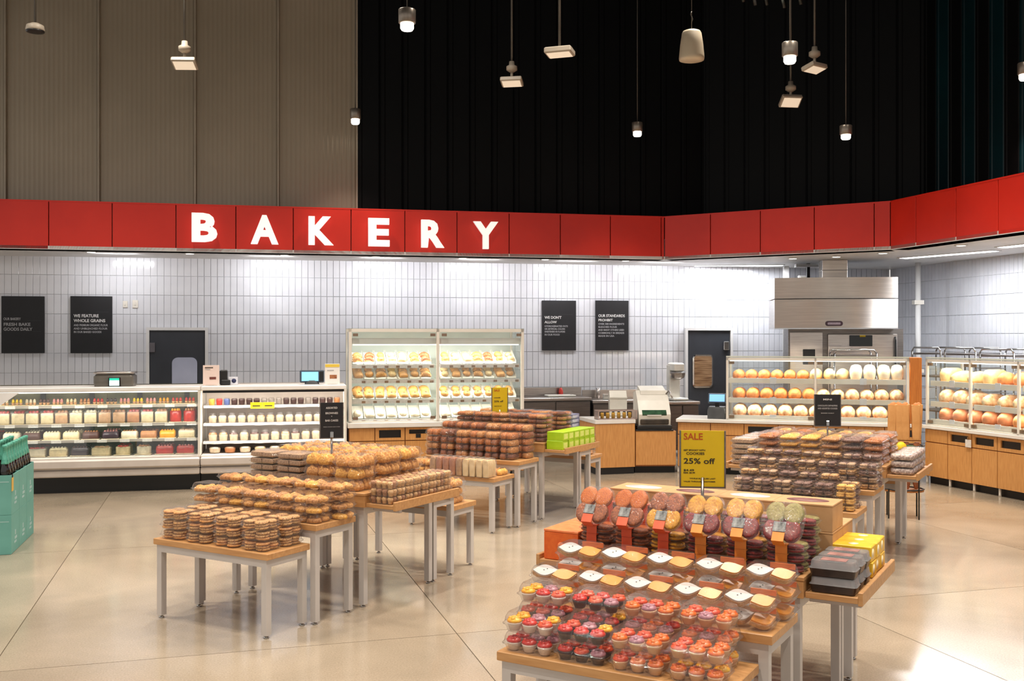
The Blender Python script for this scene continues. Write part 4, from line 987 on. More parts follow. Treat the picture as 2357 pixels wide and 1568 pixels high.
# pipes on right wall
t = thing('wall_pipe', 'pale vertical pipe running up the right tiled wall', 'pipe', (K(2113)*17.2, 17.2, 0))
obj('pipe', MB().tube([(0, 0, 0), (0, 0, ZB-.003)], .045, 10), white_paint, t)
obj('bracket', MB().box(-.08, .08, -.06, .06, 2.55, 2.62), cream_frame, t); obj('bracket', MB().box(-.08, .08, -.06, .06, 1.4, 1.46), cream_frame, t)
# rolling racks
def rack(label, loc, rz, w, d, h, name='rolling_rack'):
    t = thing(name, label, 'rack', loc, rz)
    for x in (-w/2, w/2):
        for y in (-d/2, d/2): obj('upright', MB().tube([(x, y, .06), (x, y, h-.05)]+([]), .014), chrome, t)
    for y in (-d/2, d/2): obj('top_rail', MB().tube([(-w/2, y, h-.05), (-w/2+.04, y, h), (w/2-.04, y, h), (w/2, y, h-.05)], .013), chrome, t)
    for k in range(9):
        z = h-.11-k*.17
        for x in (-w/2, w/2): obj('runner', MB().box(x-.01, x+.01, -d/2, d/2, z, z+.012), steel, t)
        if k in (0, 2, 5): obj('sheet_pan', MB().bev(-w/2+.015, w/2-.015, -d/2, d/2, z+.013, z+.035, .004), steel_dk, t)
    for x in (-w/2, w/2):
        for y in (-d/2, d/2): obj('caster', MB().lathe([(.03, -.015), (.03, .015)], n=12), black_pl, t, (x, y, .03), rot=(pi/2, 0, 0))
    return t
rack('chrome rolling rack standing right in front of the oven', (K(1963)*15.75, 15.75, 0), -.15, .62, .45, 1.80)
rack('chrome rolling rack behind the left end of the right bread case', RT.w(RT.s(2160, 1.15), 1.15), RT.a, .60, .45, 1.84)
rack('chrome rolling rack behind the middle of the right bread case', RT.w(RT.s(2160, 1.15)+.68, 1.15), RT.a, .60, .45, 1.84)
rack('chrome rolling rack behind the right end of the right bread case', RT.w(RT.s(2160, 1.15)+1.36, 1.15), RT.a, .60, .45, 1.83)

# ================================================================== islands
TH = radians(30.15)
class Isl:
    def __init__(s, ox, oy, nm): s.ox, s.oy, s.nm = ox, oy, nm; s.a = -TH
    def w(s, x, y, z=0): return (s.ox+x*cos(TH)+y*sin(TH), s.oy-x*sin(TH)+y*cos(TH), z)
IA = Isl(-1.623, 6.734, 'left island'); IB = Isl(.862, 4.126, 'front island'); IC = Isl(-.195, 10.339, 'rear left island'); ID = Isl(2.79, 8.30, 'rear right island')
H1, H2, H3, HR, HTY = .566, .698, .741, .847, .775
glide = MB().lathe([(.018, 0), (.018, .008), (.008, .012), (.008, .022)], n=10).mesh('foot_glide', chrome)
def table(isl, x0, x1, y0, y1, h, label, wood=True):
    t = thing('display_table', label, 'table', isl.w(x0, y0), isl.a, 'white-legged display tables'); w, d = x1-x0, y1-y0
    q = .046; th = .042 if wood else 0
    if wood: obj('tabletop', MB().bev(-.02, w+.02, -.015, d+.01, h-th, h, .003), oak, t)
    f = MB(); z0, z1 = h-th-.052, h-th-.001
    f.box(q, w-q, 0, .03, z0, z1); f.box(q, w-q, d-.03, d, z0, z1); f.box(0, .03, q, d-q, z0, z1); f.box(w-.03, w, q, d-q, z0, z1)
    obj('apron', f, leg_m, t)
    lm = MB().box(0, q, 0, q, .02, h-th-.001).mesh('leg', leg_m)
    for x in (0, w-q):
        for y in (0, d-q):
            l = obj('leg', lm, None, t, (x, y, 0)); obj('foot_glide', glide, None, l, (q/2, q/2, 0))
    return t
def island_tables(isl, right_tray=True, left_tray=True, lit=True):
    n = isl.nm
    table(isl, -1.05, 0, 0, .395, H1, 'lowest oak-topped display table at the near end of the %s' % n)
    table(isl, -1.10, .06, .414, .821, H2, 'middle-height oak-topped display table, second from near end, %s' % n)
    table(isl, -1.10, .06, .948, 1.834, H3, 'tallest display table in the centre of the %s' % n, wood=False)
    table(isl, -1.10, .06, 1.855, 2.156, H2, 'middle-height display table behind the tall one, %s' % n)
    table(isl, -1.05, .0, 2.20, 2.562, H1, 'lowest display table at the far end of the %s' % n)
    t = thing('oak_riser', 'oak riser box on the tall table of the %s' % n, 'riser', isl.w(-1.12, .93, H3+.001), isl.a, 'oak risers')
    hh = HR-H3-.002
    obj('front_board', MB().bev(0, 1.20, 0, .022, 0, hh-.02, .002), oak, t); obj('back_board', MB().bev(0, 1.20, .898, .92, 0, hh-.02, .002), oak, t)
    obj('side_board', MB().bev(0, .022, .023, .897, 0, hh-.02, .002), oak, t); obj('side_board', MB().bev(1.178, 1.20, .023, .897, 0, hh-.02, .002), oak, t)
    obj('top_board', MB().bev(-.004, 1.204, -.004, .924, hh-.019, hh, .002), oak, t)
    for side, x0, x1 in (('right', .085, .330), ('left', -1.37, -1.125)):
        if side == 'left' and not left_tray: continue
        t = thing('side_tray', 'oak side tray fixed to the %s side of the %s' % (side, n), 'tray', isl.w(x0, .945, 0), isl.a, 'oak side trays')
        w = x1-x0
        obj('tray_bed', MB().bev(0, w, 0, .85, .745, HTY-.001, .002), oak, t)
        ex = w if side == 'right' else -.022
        obj('lip', MB().bev(ex, ex+.022, 0, .85, .735, .80, .003), oak, t)
        br = MB(); 
        for y in (.08, .75): br.box(0, w, y, y+.03, .71, .744)
        obj('bracket', br, leg_m, t)
for I_ in (IA, IB, IC, ID): island_tables(I_)
# ---------------------------------------------------------------- sign holders
def sign_holder(isl, lx, ly, z0, zb, zt, w, label, face, lines, frame_m=steel_dk, rz=0.0):
    p = isl.w(lx, ly, z0); h = zt-zb
    t = thing('sign_holder', label, 'sign', p, rz)
    obj('base', MB().lathe([(.014, 0), (.014, .006), (.010, .012)], n=20), steel, t)
    obj('pole', MB().tube([(0, 0, .01), (0, 0, zb-z0+.05)], .009), steel, t)
    fr = obj('frame', MB().box(-w/2-.008, w/2+.008, -.006, .012, zb-z0-.008, zb-z0).box(-w/2-.008, -w/2, -.006, .012, zb-z0, zt-z0).box(w/2, w/2+.008, -.006, .012, zb-z0, zt-z0), frame_m, t)
    obj('card', MB().box(-w/2, w/2, -.002, .008, zb-z0, zt-z0), face, t)
    obj('clip', MB().bev(-.014, .014, -.02, -.003, zb-z0+.0, zb-z0+.05, .004), chrome, t) if face is black_sign else None
    for body, fx, fy, fw, fh, mt, al in lines:
        x = -w/2+fx*w if al == 'LEFT' else 0
        lettering(body, fh*h*1.38, mt, t, (x, -.003, zb-z0+(1-fy-fh)*h), bold=fh*h*.02, width=fw*w, align=al)
    return t
yl = [('SALE', .06, .04, .44, .12, ink_r, 'LEFT'), ('GET SPOOKY WITH', .06, .335, .50, .028, ink_d, 'LEFT'), ('COOKIES', .12, .385, .42, .045, ink_d, 'LEFT'), ('25% off', .06, .49, .72, .10, ink_d, 'LEFT'),
      ('$4.49', .06, .69, .24, .035, ink_d, 'LEFT'), ('REG. $5.99', .06, .74, .26, .028, ink_d, 'LEFT'), ('WHILE SUPPLIES LAST', .2, .845, .6, .02, ink_d, 'LEFT'), ('VALID THROUGH OCTOBER', .06, .90, .74, .02, ink_d, 'LEFT')]
sign_holder(IB, -.58, 1.367, HR+.002, 1.178, 1.485, .235, 'large yellow SALE sign on a steel stand above the front island', yellow_m, yl, rz=-.12)
sign_holder(IA, -.485, 1.232, HR+.002, 1.205, 1.482, .172, 'black sign for brownies and bar cakes on the left island', black_sign,
            [('ASSORTED', 0, .12, .52, .055, ink_w, 'CENTER'), ('BROWNIES', 0, .27, .56, .055, ink_w, 'CENTER'), ('&', 0, .37, .06, .03, ink_g, 'CENTER'), ('BAR CAKES', 0, .48, .58, .055, ink_w, 'CENTER'), ('FRESH FROM OUR OVEN', 0, .68, .75, .02, ink_g, 'CENTER')], rz=.25)
sign_holder(ID, -.53, 1.37, HR+.002, 1.15, 1.45, .235, 'black sign on a steel stand above the rear right island', black_sign,
            [('MINI', 0, .13, .34, .055, ink_w, 'CENTER'), ('CHOCOLATE CHIP MUFFINS', 0, .33, .78, .05, ink_g, 'CENTER'), ('AND ASSORTED COOKIES', 0, .42, .78, .05, ink_g, 'CENTER'), ('BAKED DAILY', 0, .58, .52, .03, ink_g, 'CENTER')], rz=-.1)
sign_holder(IC, -.735, 1.37, HR+.002, 1.10, 1.41, .185, 'small yellow sale sign on the rear left island', yellow_m,
            [('SALE', .12, .06, .36, .08, ink_r, 'LEFT'), ('LOAVES', .12, .36, .4, .04, ink_d, 'LEFT'), ('25% off', .12, .48, .6, .07, ink_d, 'LEFT'), ('WHILE THEY LAST', .12, .68, .5, .03, ink_d, 'LEFT')], rz=.3)
# ---------------------------------------------------------------- packs
def shell(w, d, h, base=.35, mat_l=None, mat_t=None, r=.03):
    """clear lid and tray meshes of a hinged container"""
    hb = h*base
    tray = MB().loft([(w/2*.84, d/2*.84, r, .0006), (w/2*.88, d/2*.88, r, hb*.5), (w/2*.95, d/2*.95, r, hb*.96), (w/2*.995, d/2*.995, r, hb), (w/2*.995, d/2*.995, r, hb+.003)], cap1=False)
    lid = MB().loft([(w/2*.995, d/2*.995, r, hb+.0035), (w/2*.94, d/2*.94, r, hb+.005), (w/2*.91, d/2*.91, r, hb+(h-hb)*.55), (w/2*.84, d/2*.84, r, h*.96), (w/2*.80, d/2*.80, r*.8, h*.995)], cap0=False)
    return tray.mesh('tray', mat_t or plastic_t), lid.mesh('lid', mat_l or plastic)
def cm(nm, c1, c2, sc=30, bump=.5, rough=.65): return pm(nm, c1, c2, sc*2.6, rough, bump=bump)
cookie_m = [cm('oat_cookie', (232, 174, 108), (172, 104, 54)), cm('choc_chip_cookie', (236, 188, 122), (128, 70, 36), 42), cm('pale_cookie', (226, 188, 136), (196, 146, 94))]
danish_m = [cm('tan_danish', (236, 178, 98), (180, 112, 50)), cm('golden_danish', (246, 192, 92), (204, 134, 46)), cm('nutty_danish', (214, 152, 84), (142, 86, 42))]
brown_m = [cm('brown_loaf_cake', (172, 98, 50), (100, 52, 26)), cm('spiced_cake', (206, 126, 62), (130, 70, 32)), cm('dark_loaf_cake', (132, 74, 44), (76, 40, 24)), cm('nut_cake', (212, 150, 88), (140, 86, 42))]
choc_m = [cm('dark_chocolate_bake', (146, 108, 92), (84, 56, 48)), cm('speckled_bake', (212, 176, 138), (110, 76, 58), 50), cm('amber_bake', (210, 150, 70), (164, 104, 44))]
rnd = random.Random(21)
def cookie_mesh(m, r=.047, h=.019):
    return MB().lathe([(r*.8, 0), (r, h*.3), (r*.98, h*.65), (r*.75, h*.95), (r*.3, h)], n=12, lump=.05, rnd=rnd).mesh('cookie', m)
ck = [cookie_mesh(m) for m in cookie_m]
def cookie_pack(w, d, h, nx, ny, meshes, seed, stack=2, r=.043, tilt=.12):
    tr, ld = shell(w, d, h); rr = random.Random(seed); ps = []
    for i in range(nx):
        for j in range(ny):
            for k in range(stack):
                ps.append(P('cookie', rr.choice(meshes), ((i-(nx-1)/2)*w*.86/nx+rr.uniform(-.004, .004), (j-(ny-1)/2)*d*.86/ny+rr.uniform(-.004, .004), .004+k*.018), (rr.uniform(-tilt, tilt)*.4, rr.uniform(-tilt, tilt)*.4, rr.uniform(0, 6))))
    ps += [P('tray', tr), P('lid', ld)]
    return ps
def lumps_pack(w, d, h, nx, ny, mats, seed, name='pastry', fill=.8, lump=.12):
    tr, ld = shell(w, d, h); rr = random.Random(seed); ps = []; cw, cd = w*.86/nx, d*.86/ny
    for i in range(nx):
        for j in range(ny):
            m = MB()
            if lump > .07:
                if name in ('bread_roll', 'croissant'):
                    for q in range(3):
                        m.blob(cw*.46, cd*.21, h*fill*(.98 if q == 1 else .85), (cw*rr.uniform(-.03, .03), cd*(q-1)*.28, 0), 10, 5, .09, rr)
                        m.blob(cw*.22, cd*.2, h*fill*1.0, (cw*rr.uniform(-.2, .2), cd*(q-1)*.28, 0), 8, 4, .09, rr)
                else:
                    m.loft([(cw*.40, cd*.42, .02, .001), (cw*.48, cd*.48, .035, h*.14), (cw*.47, cd*.47, .035, h*.32), (cw*.38, cd*.38, .03, h*.45), (cw*.2, cd*.2, .02, h*.50)], n=3)
                    for q in range(5):
                        m.blob(cw*rr.uniform(.34, .48), cd*rr.uniform(.26, .44), h*fill*rr.uniform(.45, .85), (cw*rr.uniform(-.14, .14), cd*rr.uniform(-.16, .16), 0), 11, 5, .14, rr, flat=.2)
            else: m.loft([(cw*.40, cd*.42, .02, .001), (cw*.47, cd*.48, .03, h*.2), (cw*.47, cd*.48, .03, h*.55), (cw*.40, cd*.40, .03, h*fill*.9), (cw*.2, cd*.2, .02, h*fill)], n=3)
            m = m.mesh(name, rr.choice(mats))
            ps.append(P(name, m, ((i-(nx-1)/2)*cw, (j-(ny-1)/2)*cd, .003), (0, 0, rr.uniform(-.2, .2))))
    ps += [P('tray', tr), P('lid', ld)]
    return ps
def protos(name, cat, fn, n, *a):
    return [Proto(name, cat, fn(*a, seed)) if False else Proto(name, cat, fn(seed)) for seed in range(n)]
def stack(isl, pro, x0, dx, nx, y, z, dz, levels, label, group, jit=.004, pick=None, where=''):
    """one row of stacks: levels is an int or a list per column"""
    for i in range(nx):
        L = levels if isinstance(levels, int) else levels[i]
        for k in range(L):
            p = pick(i, k) if pick else rnd.choice(pro)
            lab = '%s, %s of %s stack, %s' % (label, ordz(k, L), ordx(i, nx), where) if L > 1 else '%s, %s one, %s' % (label, ordx(i, nx), where)
            if nx == 1: lab = '%s, %s, %s' % (label, ordz(k, L), where)
            p.place(' '.join(lab.split()), isl.w(x0+i*dx+rnd.uniform(-jit, jit), y+rnd.uniform(-jit, jit), z+.0012+k*dz), isl.a+rnd.uniform(-.02, .02), group)
def column(isl, pro, x, y0, dy, ny, z, dz, levels, label, group, where, jit=.003, rz=0):
    for j in range(ny):
        for k in range(levels):
            lab = '%s, %s of %s stack %s' % (label, ordz(k, levels), ordy(j, ny), where) if levels > 1 else '%s, %s one %s' % (label, ordy(j, ny), where)
            rnd.choice(pro).place(' '.join(lab.split()), isl.w(x+rnd.uniform(-jit, jit), y0+j*dy+rnd.uniform(-jit, jit), z+.0012+k*dz), isl.a+rz+rnd.uniform(-.02, .02), group)
# ------------------------------ island A
G = 'clear packs of cookies on the left island'
ckp = [Proto('cookie_pack', 'cookies', cookie_pack(.240, .185, .070, 2, 2, ck[:2], s, stack=3, r=.05)) for s in range(4)]
stack(IA, ckp, -.93, .262, 4, .095, H1, .0705, [3, 3, 3, 3], 'clear cookie pack', G, where='front row, lowest table, left island')
stack(IA, ckp, -.91, .262, 4, .295, H1, .0705, [3, 3, 3, 3], 'clear cookie pack', G, where='back row, lowest table, left island')
dnp = [Proto('danish_pack', 'pastries', lumps_pack(.242, .20, .068, 2, 2, danish_m, s)) for s in range(4)]
G = 'clear packs of danish on the left island'
stack(IA, dnp, -1.05, .25, 5, .505, H2, .0685, 3, 'clear danish pack', G, where='front row, middle table, left island')
stack(IA, dnp, -1.0, .25, 5, .715, H2, .0685, 4, 'clear danish pack', G, where='back row, middle table, left island')
rlp = [Proto('roll_pack', 'bread rolls', lumps_pack(.28, .26, .088, 2, 2, [danish_m[0], danish_m[1]], s, 'bread_roll', .98, .12)) for s in range(3)]
dkp = [Proto('bar_tray', 'brownies', [P('bar', MB().bev(-.055, .055, -.10, .10, .004, .04, .004).mesh('bar', choc_m[1]), ((i-.5)*.12, 0, 0)) for i in range(2)]+[P('tray', shell(.27, .24, .05)[0]), P('lid', shell(.27, .24, .05)[1])])]
G = 'clear packs of rolls on the left island'
stack(IA, dkp, -.98, .28, 2, 1.07, HR, .0505, 5, 'clear tray of nut bars', 'trays of bars on the left island', where='front left of tall table, left island')
stack(IA, rlp, -.41, .29, 2, 1.07, HR, .0885, 3, 'clear pack of golden rolls', G, where='front row, tall table, left island')
stack(IA, rlp, -.99, .29, 4, 1.39, HR, .0885, 3, 'clear pack of golden rolls', G, where='middle row, tall table, left island', pick=None)
stack(IA, rlp, -.99, .29, 4, 1.66, HR, .0885, 3, 'clear pack of golden rolls', G, where='back row, tall table, left island')
mini_m = cm('mini_muffin', (196, 146, 106), (146, 96, 66), 40)
def mini_pack(seed, mats, w=.225, d=.098, h=.056, nx=4, ny=2):
    tr, ld = shell(w, d, h, .55, r=.012); rr = random.Random(seed); ps = []
    for i in range(nx):
        for j in range(ny):
            m = MB().lathe([(w/nx*.30, 0), (w/nx*.36, h*.45), (w/nx*.42, h*.62), (w/nx*.3, h*.85), (w/nx*.1, h*.92)], n=9, lump=.05, rnd=rr).mesh('mini_muffin', rr.choice(mats))
            ps.append(P('mini_muffin', m, ((i-(nx-1)/2)*w*.9/nx, (j-(ny-1)/2)*d*.85/ny, .003)))
    return ps+[P('tray', tr), P('lid', ld)]
mmp = [Proto('mini_muffin_pack', 'muffins', mini_pack(s, [mini_m, cookie_m[2]])) for s in range(3)]
column(IA, mmp, .205, 1.0, .102, 8, HTY, .0565, 3, 'mini muffin pack', 'mini muffin packs on the side tray', 'on the right tray, left island')
crp = [Proto('croissant_pack', 'croissants', lumps_pack(.25, .22, .07, 3, 1, danish_m[:2], s, 'croissant', .9, .1)) for s in range(3)]
G = 'clear croissant packs at the far end of the left island'
stack(IA, crp, -.93, .265, 4, 2.38, H1, .0705, 3, 'clear croissant pack', G, where='on the far low table, left island')
stack(IA, crp, -.95, .265, 4, 2.01, H2, .0705, 2, 'clear croissant pack', G, where='on the far middle table, left island')
# ------------------------------ island B
cup_w = [pm('white_cup', (232, 218, 206), (222, 206, 192), 12, .5), pm('peach_cup', (224, 180, 138), (212, 164, 120), 12, .5), pm('chocolate_sponge', (70, 44, 40), (56, 36, 32), 20, .7)]
fro = [cm('red_frosting', (206, 44, 26), (182, 26, 18), 20, .3, .3), cm('orange_frosting', (224, 116, 24), (214, 84, 14), 20, .3, .3), cm('yellow_frosting', (240, 186, 24), (226, 130, 20), 16, .3, .3), cm('mauve_frosting', (176, 124, 134), (156, 98, 112), 20, .3, .3),
       cm('red_orange_frosting', (226, 96, 36), (206, 38, 28), 60, .3, .3), cm('olive_frosting', (150, 120, 46), (128, 92, 30), 20, .3, .3)]
def frost_mesh(m):
    b = MB(); r = .034
    b.lathe([(r*.98, 0), (r*1.04, .006), (r*.9, .013), (r*.6, .019), (r*.2, .022)], n=14, lump=.03, rnd=rnd)
    for q in range(9): b.blob(r*.34, r*.3, .012, (r*.55*cos(q*.7)*(1 if q % 2 else .6), r*.55*sin(q*.7)*(1 if q % 2 else .6), .012), 6, 3, .1, rnd)
    return b.mesh('frosting', m)
frm = [frost_mesh(m) for m in fro]
cupm = [MB().lathe([(.024, 0), (.034, .03), (.0355, .034), (.033, .036)], n=14).mesh('cupcake', m) for m in cup_w]
def cupcake_pack(seed, cup, palette):
    w, d, h = .258, .19, .088; tr, ld = shell(w, d, h, .40, r=.035); rr = random.Random(seed); ps = []
    for i in range(3):
        for j in range(2):
            ps.append(P('cupcake', cupm[cup], ((i-1)*.080, (j-.5)*.082, .003), Z3, [P('frosting', frm[rr.choice(palette)], (0, 0, .036))]))
    return ps+[P('tray', tr), P('lid', ld)]
cpd = [Proto('cupcake_pack', 'cupcakes', cupcake_pack(s, 2 if s % 2 else 0, [0, 0, 3, 2, 4])) for s in range(4)]
cpl = [Proto('cupcake_pack', 'cupcakes', cupcake_pack(s+10, 1, [0, 1, 4, 1, 3])) for s in range(4)]
cpo = [Proto('cupcake_pack', 'cupcakes', cupcake_pack(s+20, 1, [1, 2, 1])) for s in range(2)]
def pickc(i, k):
    if i < 2: return rnd.choice(cpd)
    return rnd.choice(cpo if (i == 3 and k == 0) else cpl)
G = 'six-cup cupcake packs on the front island'
stack(IB, None, -.935, .268, 4, .085, H1, .0885, 2, 'clear six-cupcake pack', G, pick=pickc, where='front row, low table, front island')
stack(IB, None, -.965, .268, 4, .285, H1, .0885, 3, 'clear six-cupcake pack', G, pick=pickc, where='back row, low table, front island')
icing_w = pm('white_icing', (206, 200, 196), (198, 190, 186), 12, .3); icing_o = pm('amber_icing', (226, 150, 48), (214, 134, 36), 12, .3); shortb = cm('shortbread', (212, 166, 112), (186, 136, 84), 30, .3)
def leaf_pts(L, Wd, n=12):
    up = [(-L/2+L*i/n, Wd*math.sin(pi*(i/n)**.9)**1.25 if 0 < i < n else 0) for i in range(n+1)]
    return up+[(x, -y) for x, y in reversed(up[1:-1])]
def leaf_mesh(ic, star=False):
    b = MB()
    pts = leaf_pts(.135, .043)[::-1]
    c = [(x*1.0, y) for x, y in pts]
    b.prism(c, 0, .022, 0); b.prism([(x*.96, y*.95) for x, y in pts], .0222, .03, 1)
    return b.mesh('iced_cookie', shortb, ic)
lw, lo = leaf_mesh(icing_w), leaf_mesh(icing_o)
eye = MB().box(-.012, -.006, -.004, .0, .0305, .0318).box(.004, .010, .006, .010, .0305, .0318).mesh('piped_mark', black_pl)
def iced_pack(seed):
    w, d, h = .236, .185, .080; tr, ld = shell(w, d, h, .38); rr = random.Random(seed); ps = []
    ps.append(P('iced_cookie', lw, (-.052, -.012, .030), (radians(26), 0, radians(32+rr.uniform(-12, 8))), [P('piped_mark', eye)]))
    ps.append(P('iced_cookie', lo, (.054, -.022, .024), (radians(26), 0, radians(42+rr.uniform(-8, 12)))))
    ps.append(P('backing_card', MB().box(-w*.10, w*.40, d*.33, d*.36, h*.62, h*.93).mesh('backing_card', pm('orange_card', (236, 124, 52), (226, 108, 40), 12, .6))))
    return ps+[P('tray', tr), P('lid', ld)]
icp = [Proto('iced_cookie_pack', 'cookies', iced_pack(s)) for s in range(4)]
G = 'iced cookie packs on the front island'
stack(IB, icp, -1.035, .247, 5, .51, H2, .081, [2, 2, 2, 2, 2], 'clear pack of white and orange iced cookies', G, where='front row, front island')
stack(IB, icp, -1.0, .247, 5, .715, H2, .081, [3, 3, 3, 3, 3], 'clear pack of white and orange iced cookies', G, where='back row, front island')
# stacked round-cornered cookie trays with orange bands on the riser, top one tilted
band_r = pm('red_orange_band', (226, 92, 52), (214, 78, 40), 14, .55); band_y = pm('amber_band', (232, 142, 54), (224, 128, 44), 14, .55)
berry = cm('berry_cookie', (146, 46, 40), (92, 26, 28), 40, .5); cinn = cm('cinnamon_cookie', (176, 100, 58), (112, 58, 36), 40); gold = cm('golden_crumb', (222, 164, 44), (176, 112, 24), 40); greenish = cm('pistachio_crumb', (164, 152, 84), (128, 116, 60), 40); orang = cm('orange_sugar', (206, 108, 18), (164, 74, 10), 50)
skull = pm('ghost_print', (170, 170, 166), (30, 30, 32), 34, .5)
def cookie_tray(front, back, band, seed, tall=False):
    w, d, h = .205, .185, .048; tr, ld = shell(w, d, h, .42, r=.05)
    rr = random.Random(seed); ps = []
    for i in range(2):
        for j in range(2):
            m = front if j == 0 else back
            ps.append(P('cookie', MB().lathe([(.040, 0), (.047, .003), (.047, .010), (.043, .014), (.030, .0155), (.004, .016)], n=16, lump=.03, rnd=rr).mesh('cookie', m), ((i-.5)*.088, (j-.5)*.080, .008)))
            ps.append(P('cookie', ps[-1][1], ((i-.5)*.086, (j-.5)*.078, .024), (.05, .06, 1.0)))
    bd = MB().box(-.036, .022, -d/2-.004, -d/2-.001, .001, h-.006).box(-.036, .022, -d/2-.004, -d/2+.035, h-.0055, h-.0035 if False else h+.0002)
    ps.append(P('paper_band', bd.mesh('paper_band', band)))
    if tall: ps.append(P('label', MB().bev(-.034, .026, -.02, .024, h+.0004, h+.0018, .0006).mesh('label', skull), (-.004, -.035, 0), Z3))
    return ps+[P('tray', tr), P('lid', ld)]
combos = [(cinn, orang, band_r), (cinn, orang, band_r), (gold, cinn, band_r), (berry, gold, band_y), (berry, gold, band_y), (berry, greenish, band_y)]
cnm = ['cinnamon', 'spiced', 'golden crumb', 'berry and lemon', 'berry and gold', 'berry and green']
for i, (f_, b_, bn) in enumerate(combos):
    pr = Proto('cookie_tray', 'cookies', cookie_tray(f_, b_, bn, i)); prt = Proto('cookie_tray', 'cookies', cookie_tray(f_, b_, bn, i+9, True))
    x = -1.045+i*.204
    lv = 3 if i < 3 else 4
    for k in range(3):
        pr.place('%s cookie tray with paper band, %s in %s riser stack, front island' % (cnm[i], ordz(k, 4), ordx(i, 6)), IB.w(x, 1.04, HR+.0012+k*.0485), IB.a+rnd.uniform(-.03, .03), 'banded cookie trays on the riser')
    p = IB.w(x, .985, HR+.002+3*.0485+.0)
    t = prt.place('tilted tray of %s cookies leaning on top of the %s stack, front island' % (cnm[i], ordx(i, 6)), (p[0], p[1], p[2]+.088), IB.a, 'tilted cookie trays on the riser', scale=(1.0, 1.22, 1.0))
    t.rotation_euler = (radians(52), 0, IB.a)
    for k in range(5):
        pr.place('%s cookie tray, %s in the %s stack behind the tilted ones, front island' % (cnm[i], ordz(k, 5), ordx(i, 6)), IB.w(x+.01, 1.235, HR+.0012+k*.0485), IB.a+rnd.uniform(-.03, .03), 'cookie trays behind the tilted ones')
# kraft boxes
seal_m = pm('maroon_seal', (146, 92, 84), (110, 66, 60), 30, .5); seal_glare = pm('glare_seal', (240, 234, 228), (200, 188, 180), 18, .25)  # the white oval is glare on the seal, put into its colour
def kraft_parts(w, d, h, seal, kraft=cardk):
    ps = [P('carton', MB().bev(-w/2, w/2, -d/2, d/2, 0, h-.012, .002).mesh('carton', kraft)), P('box_lid', MB().bev(-w/2-.001, w/2+.001, -d/2-.001, d/2+.001, h-.011, h, .002).mesh('box_lid', kraft))]
    if seal: ps.append(P('seal', MB().lathe([(w*.36, h), (w*.36, h+.001)], n=24, sy=.55).mesh('seal', seal)))
    return ps
kp = [Proto('kraft_box', 'box', kraft_parts(.312, .24, .14, s)) for s in (seal_glare, seal_m)]
for i in range(4):
    for k in range(2):
        kp[(i) % 2].place('brown kraft bakery box, %s of %s pair behind the cookie trays, front island' % (['lower', 'upper'][k], ordx(i, 4)), IB.w(-.985+i*.315, 1.50, HR+.0012+k*.1412), IB.a, 'kraft boxes on the front island')
for i in range(4):
    kp[(i+1) % 2].place('brown kraft bakery box, %s in the far row on the riser, front island' % ordx(i, 4), IB.w(-.985+i*.315, 1.745, HR+.0012), IB.a, 'kraft boxes on the front island')
# black packs and yellow packs on the right tray
choc_pack = pm('dark_choc_pack', (58, 46, 44), (36, 30, 30), 16, .3); 
pk_top = pm('pink_print', (176, 128, 120), (128, 88, 84), 18, .4)
def black_pack(seed):
    w, d, h = .225, .125, .075; ps = [P('tray', MB().loft([(w/2*.9, d/2*.9, .015, .001), (w/2*.97, d/2*.97, .02, h*.45), (w/2, d/2, .02, h*.5)], cap1=True).mesh('tray', choc_pack)),
          P('lid', MB().loft([(w/2, d/2, .02, h*.5), (w/2*.93, d/2*.93, .02, h*.6), (w/2*.9, d/2*.88, .02, h*.95), (w/2*.86, d/2*.84, .015, h)]).mesh('lid', clear_mat('smoky_plastic', (.6, .56, .55), .1, .2)))]
    for i in range(3): ps.append(P('brownie', MB().bev(-.028, .028, -.045, .045, h*.4, h*.85, .004).mesh('brownie', choc_m[0]), ((i-1)*.064, 0, 0)))
    ps.append(P('label', MB().bev(-.06, .06, -.035, .035, h+.0002, h+.0016, .0005).mesh('label', pk_top)))
    return ps
bp_ = [Proto('brownie_pack', 'brownies', black_pack(s)) for s in range(2)]
column(IB, bp_, .208, 1.02, .131, 3, HTY, .0775, 2, 'dark brownie pack with pink label', 'dark brownie packs on the side tray', 'on the right tray, front island')
yel_print = pm('yellow_carton', (240, 196, 50), (226, 170, 30), 9, .35); wh_print = pm('white_dots', (244, 232, 200), (236, 214, 160), 12, .4)
def ycarton(seed, main, spot):
    w, d, h = .20, .115, .078; ps = [P('carton', MB().bev(-w/2, w/2, -d/2, d/2, 0, h, .004).mesh('carton', main))]
    m = MB().lathe([(.026, 0), (.026, .0012)], n=12)
    mm = m.mesh('printed_spot', spot)
    ps.append(P('printed_spot', mm, (w/2, -.02, h*.5), (0, pi/2, 0))); ps.append(P('printed_spot', mm, (-.05, -d/2, h*.5), (pi/2, 0, 0))); ps.append(P('printed_spot', mm, (.04, -d/2, h*.5), (pi/2, 0, 0))); ps.append(P('printed_spot', mm, (0, 0, h), Z3))
    return ps
yp = [Proto('yellow_carton', 'box', ycarton(0, yel_print, wh_print))]
column(IB, yp, .21, 1.44, .122, 3, HTY, .079, 2, 'yellow cake carton with pale spots', 'yellow cartons on the side tray', 'on the right tray, front island')
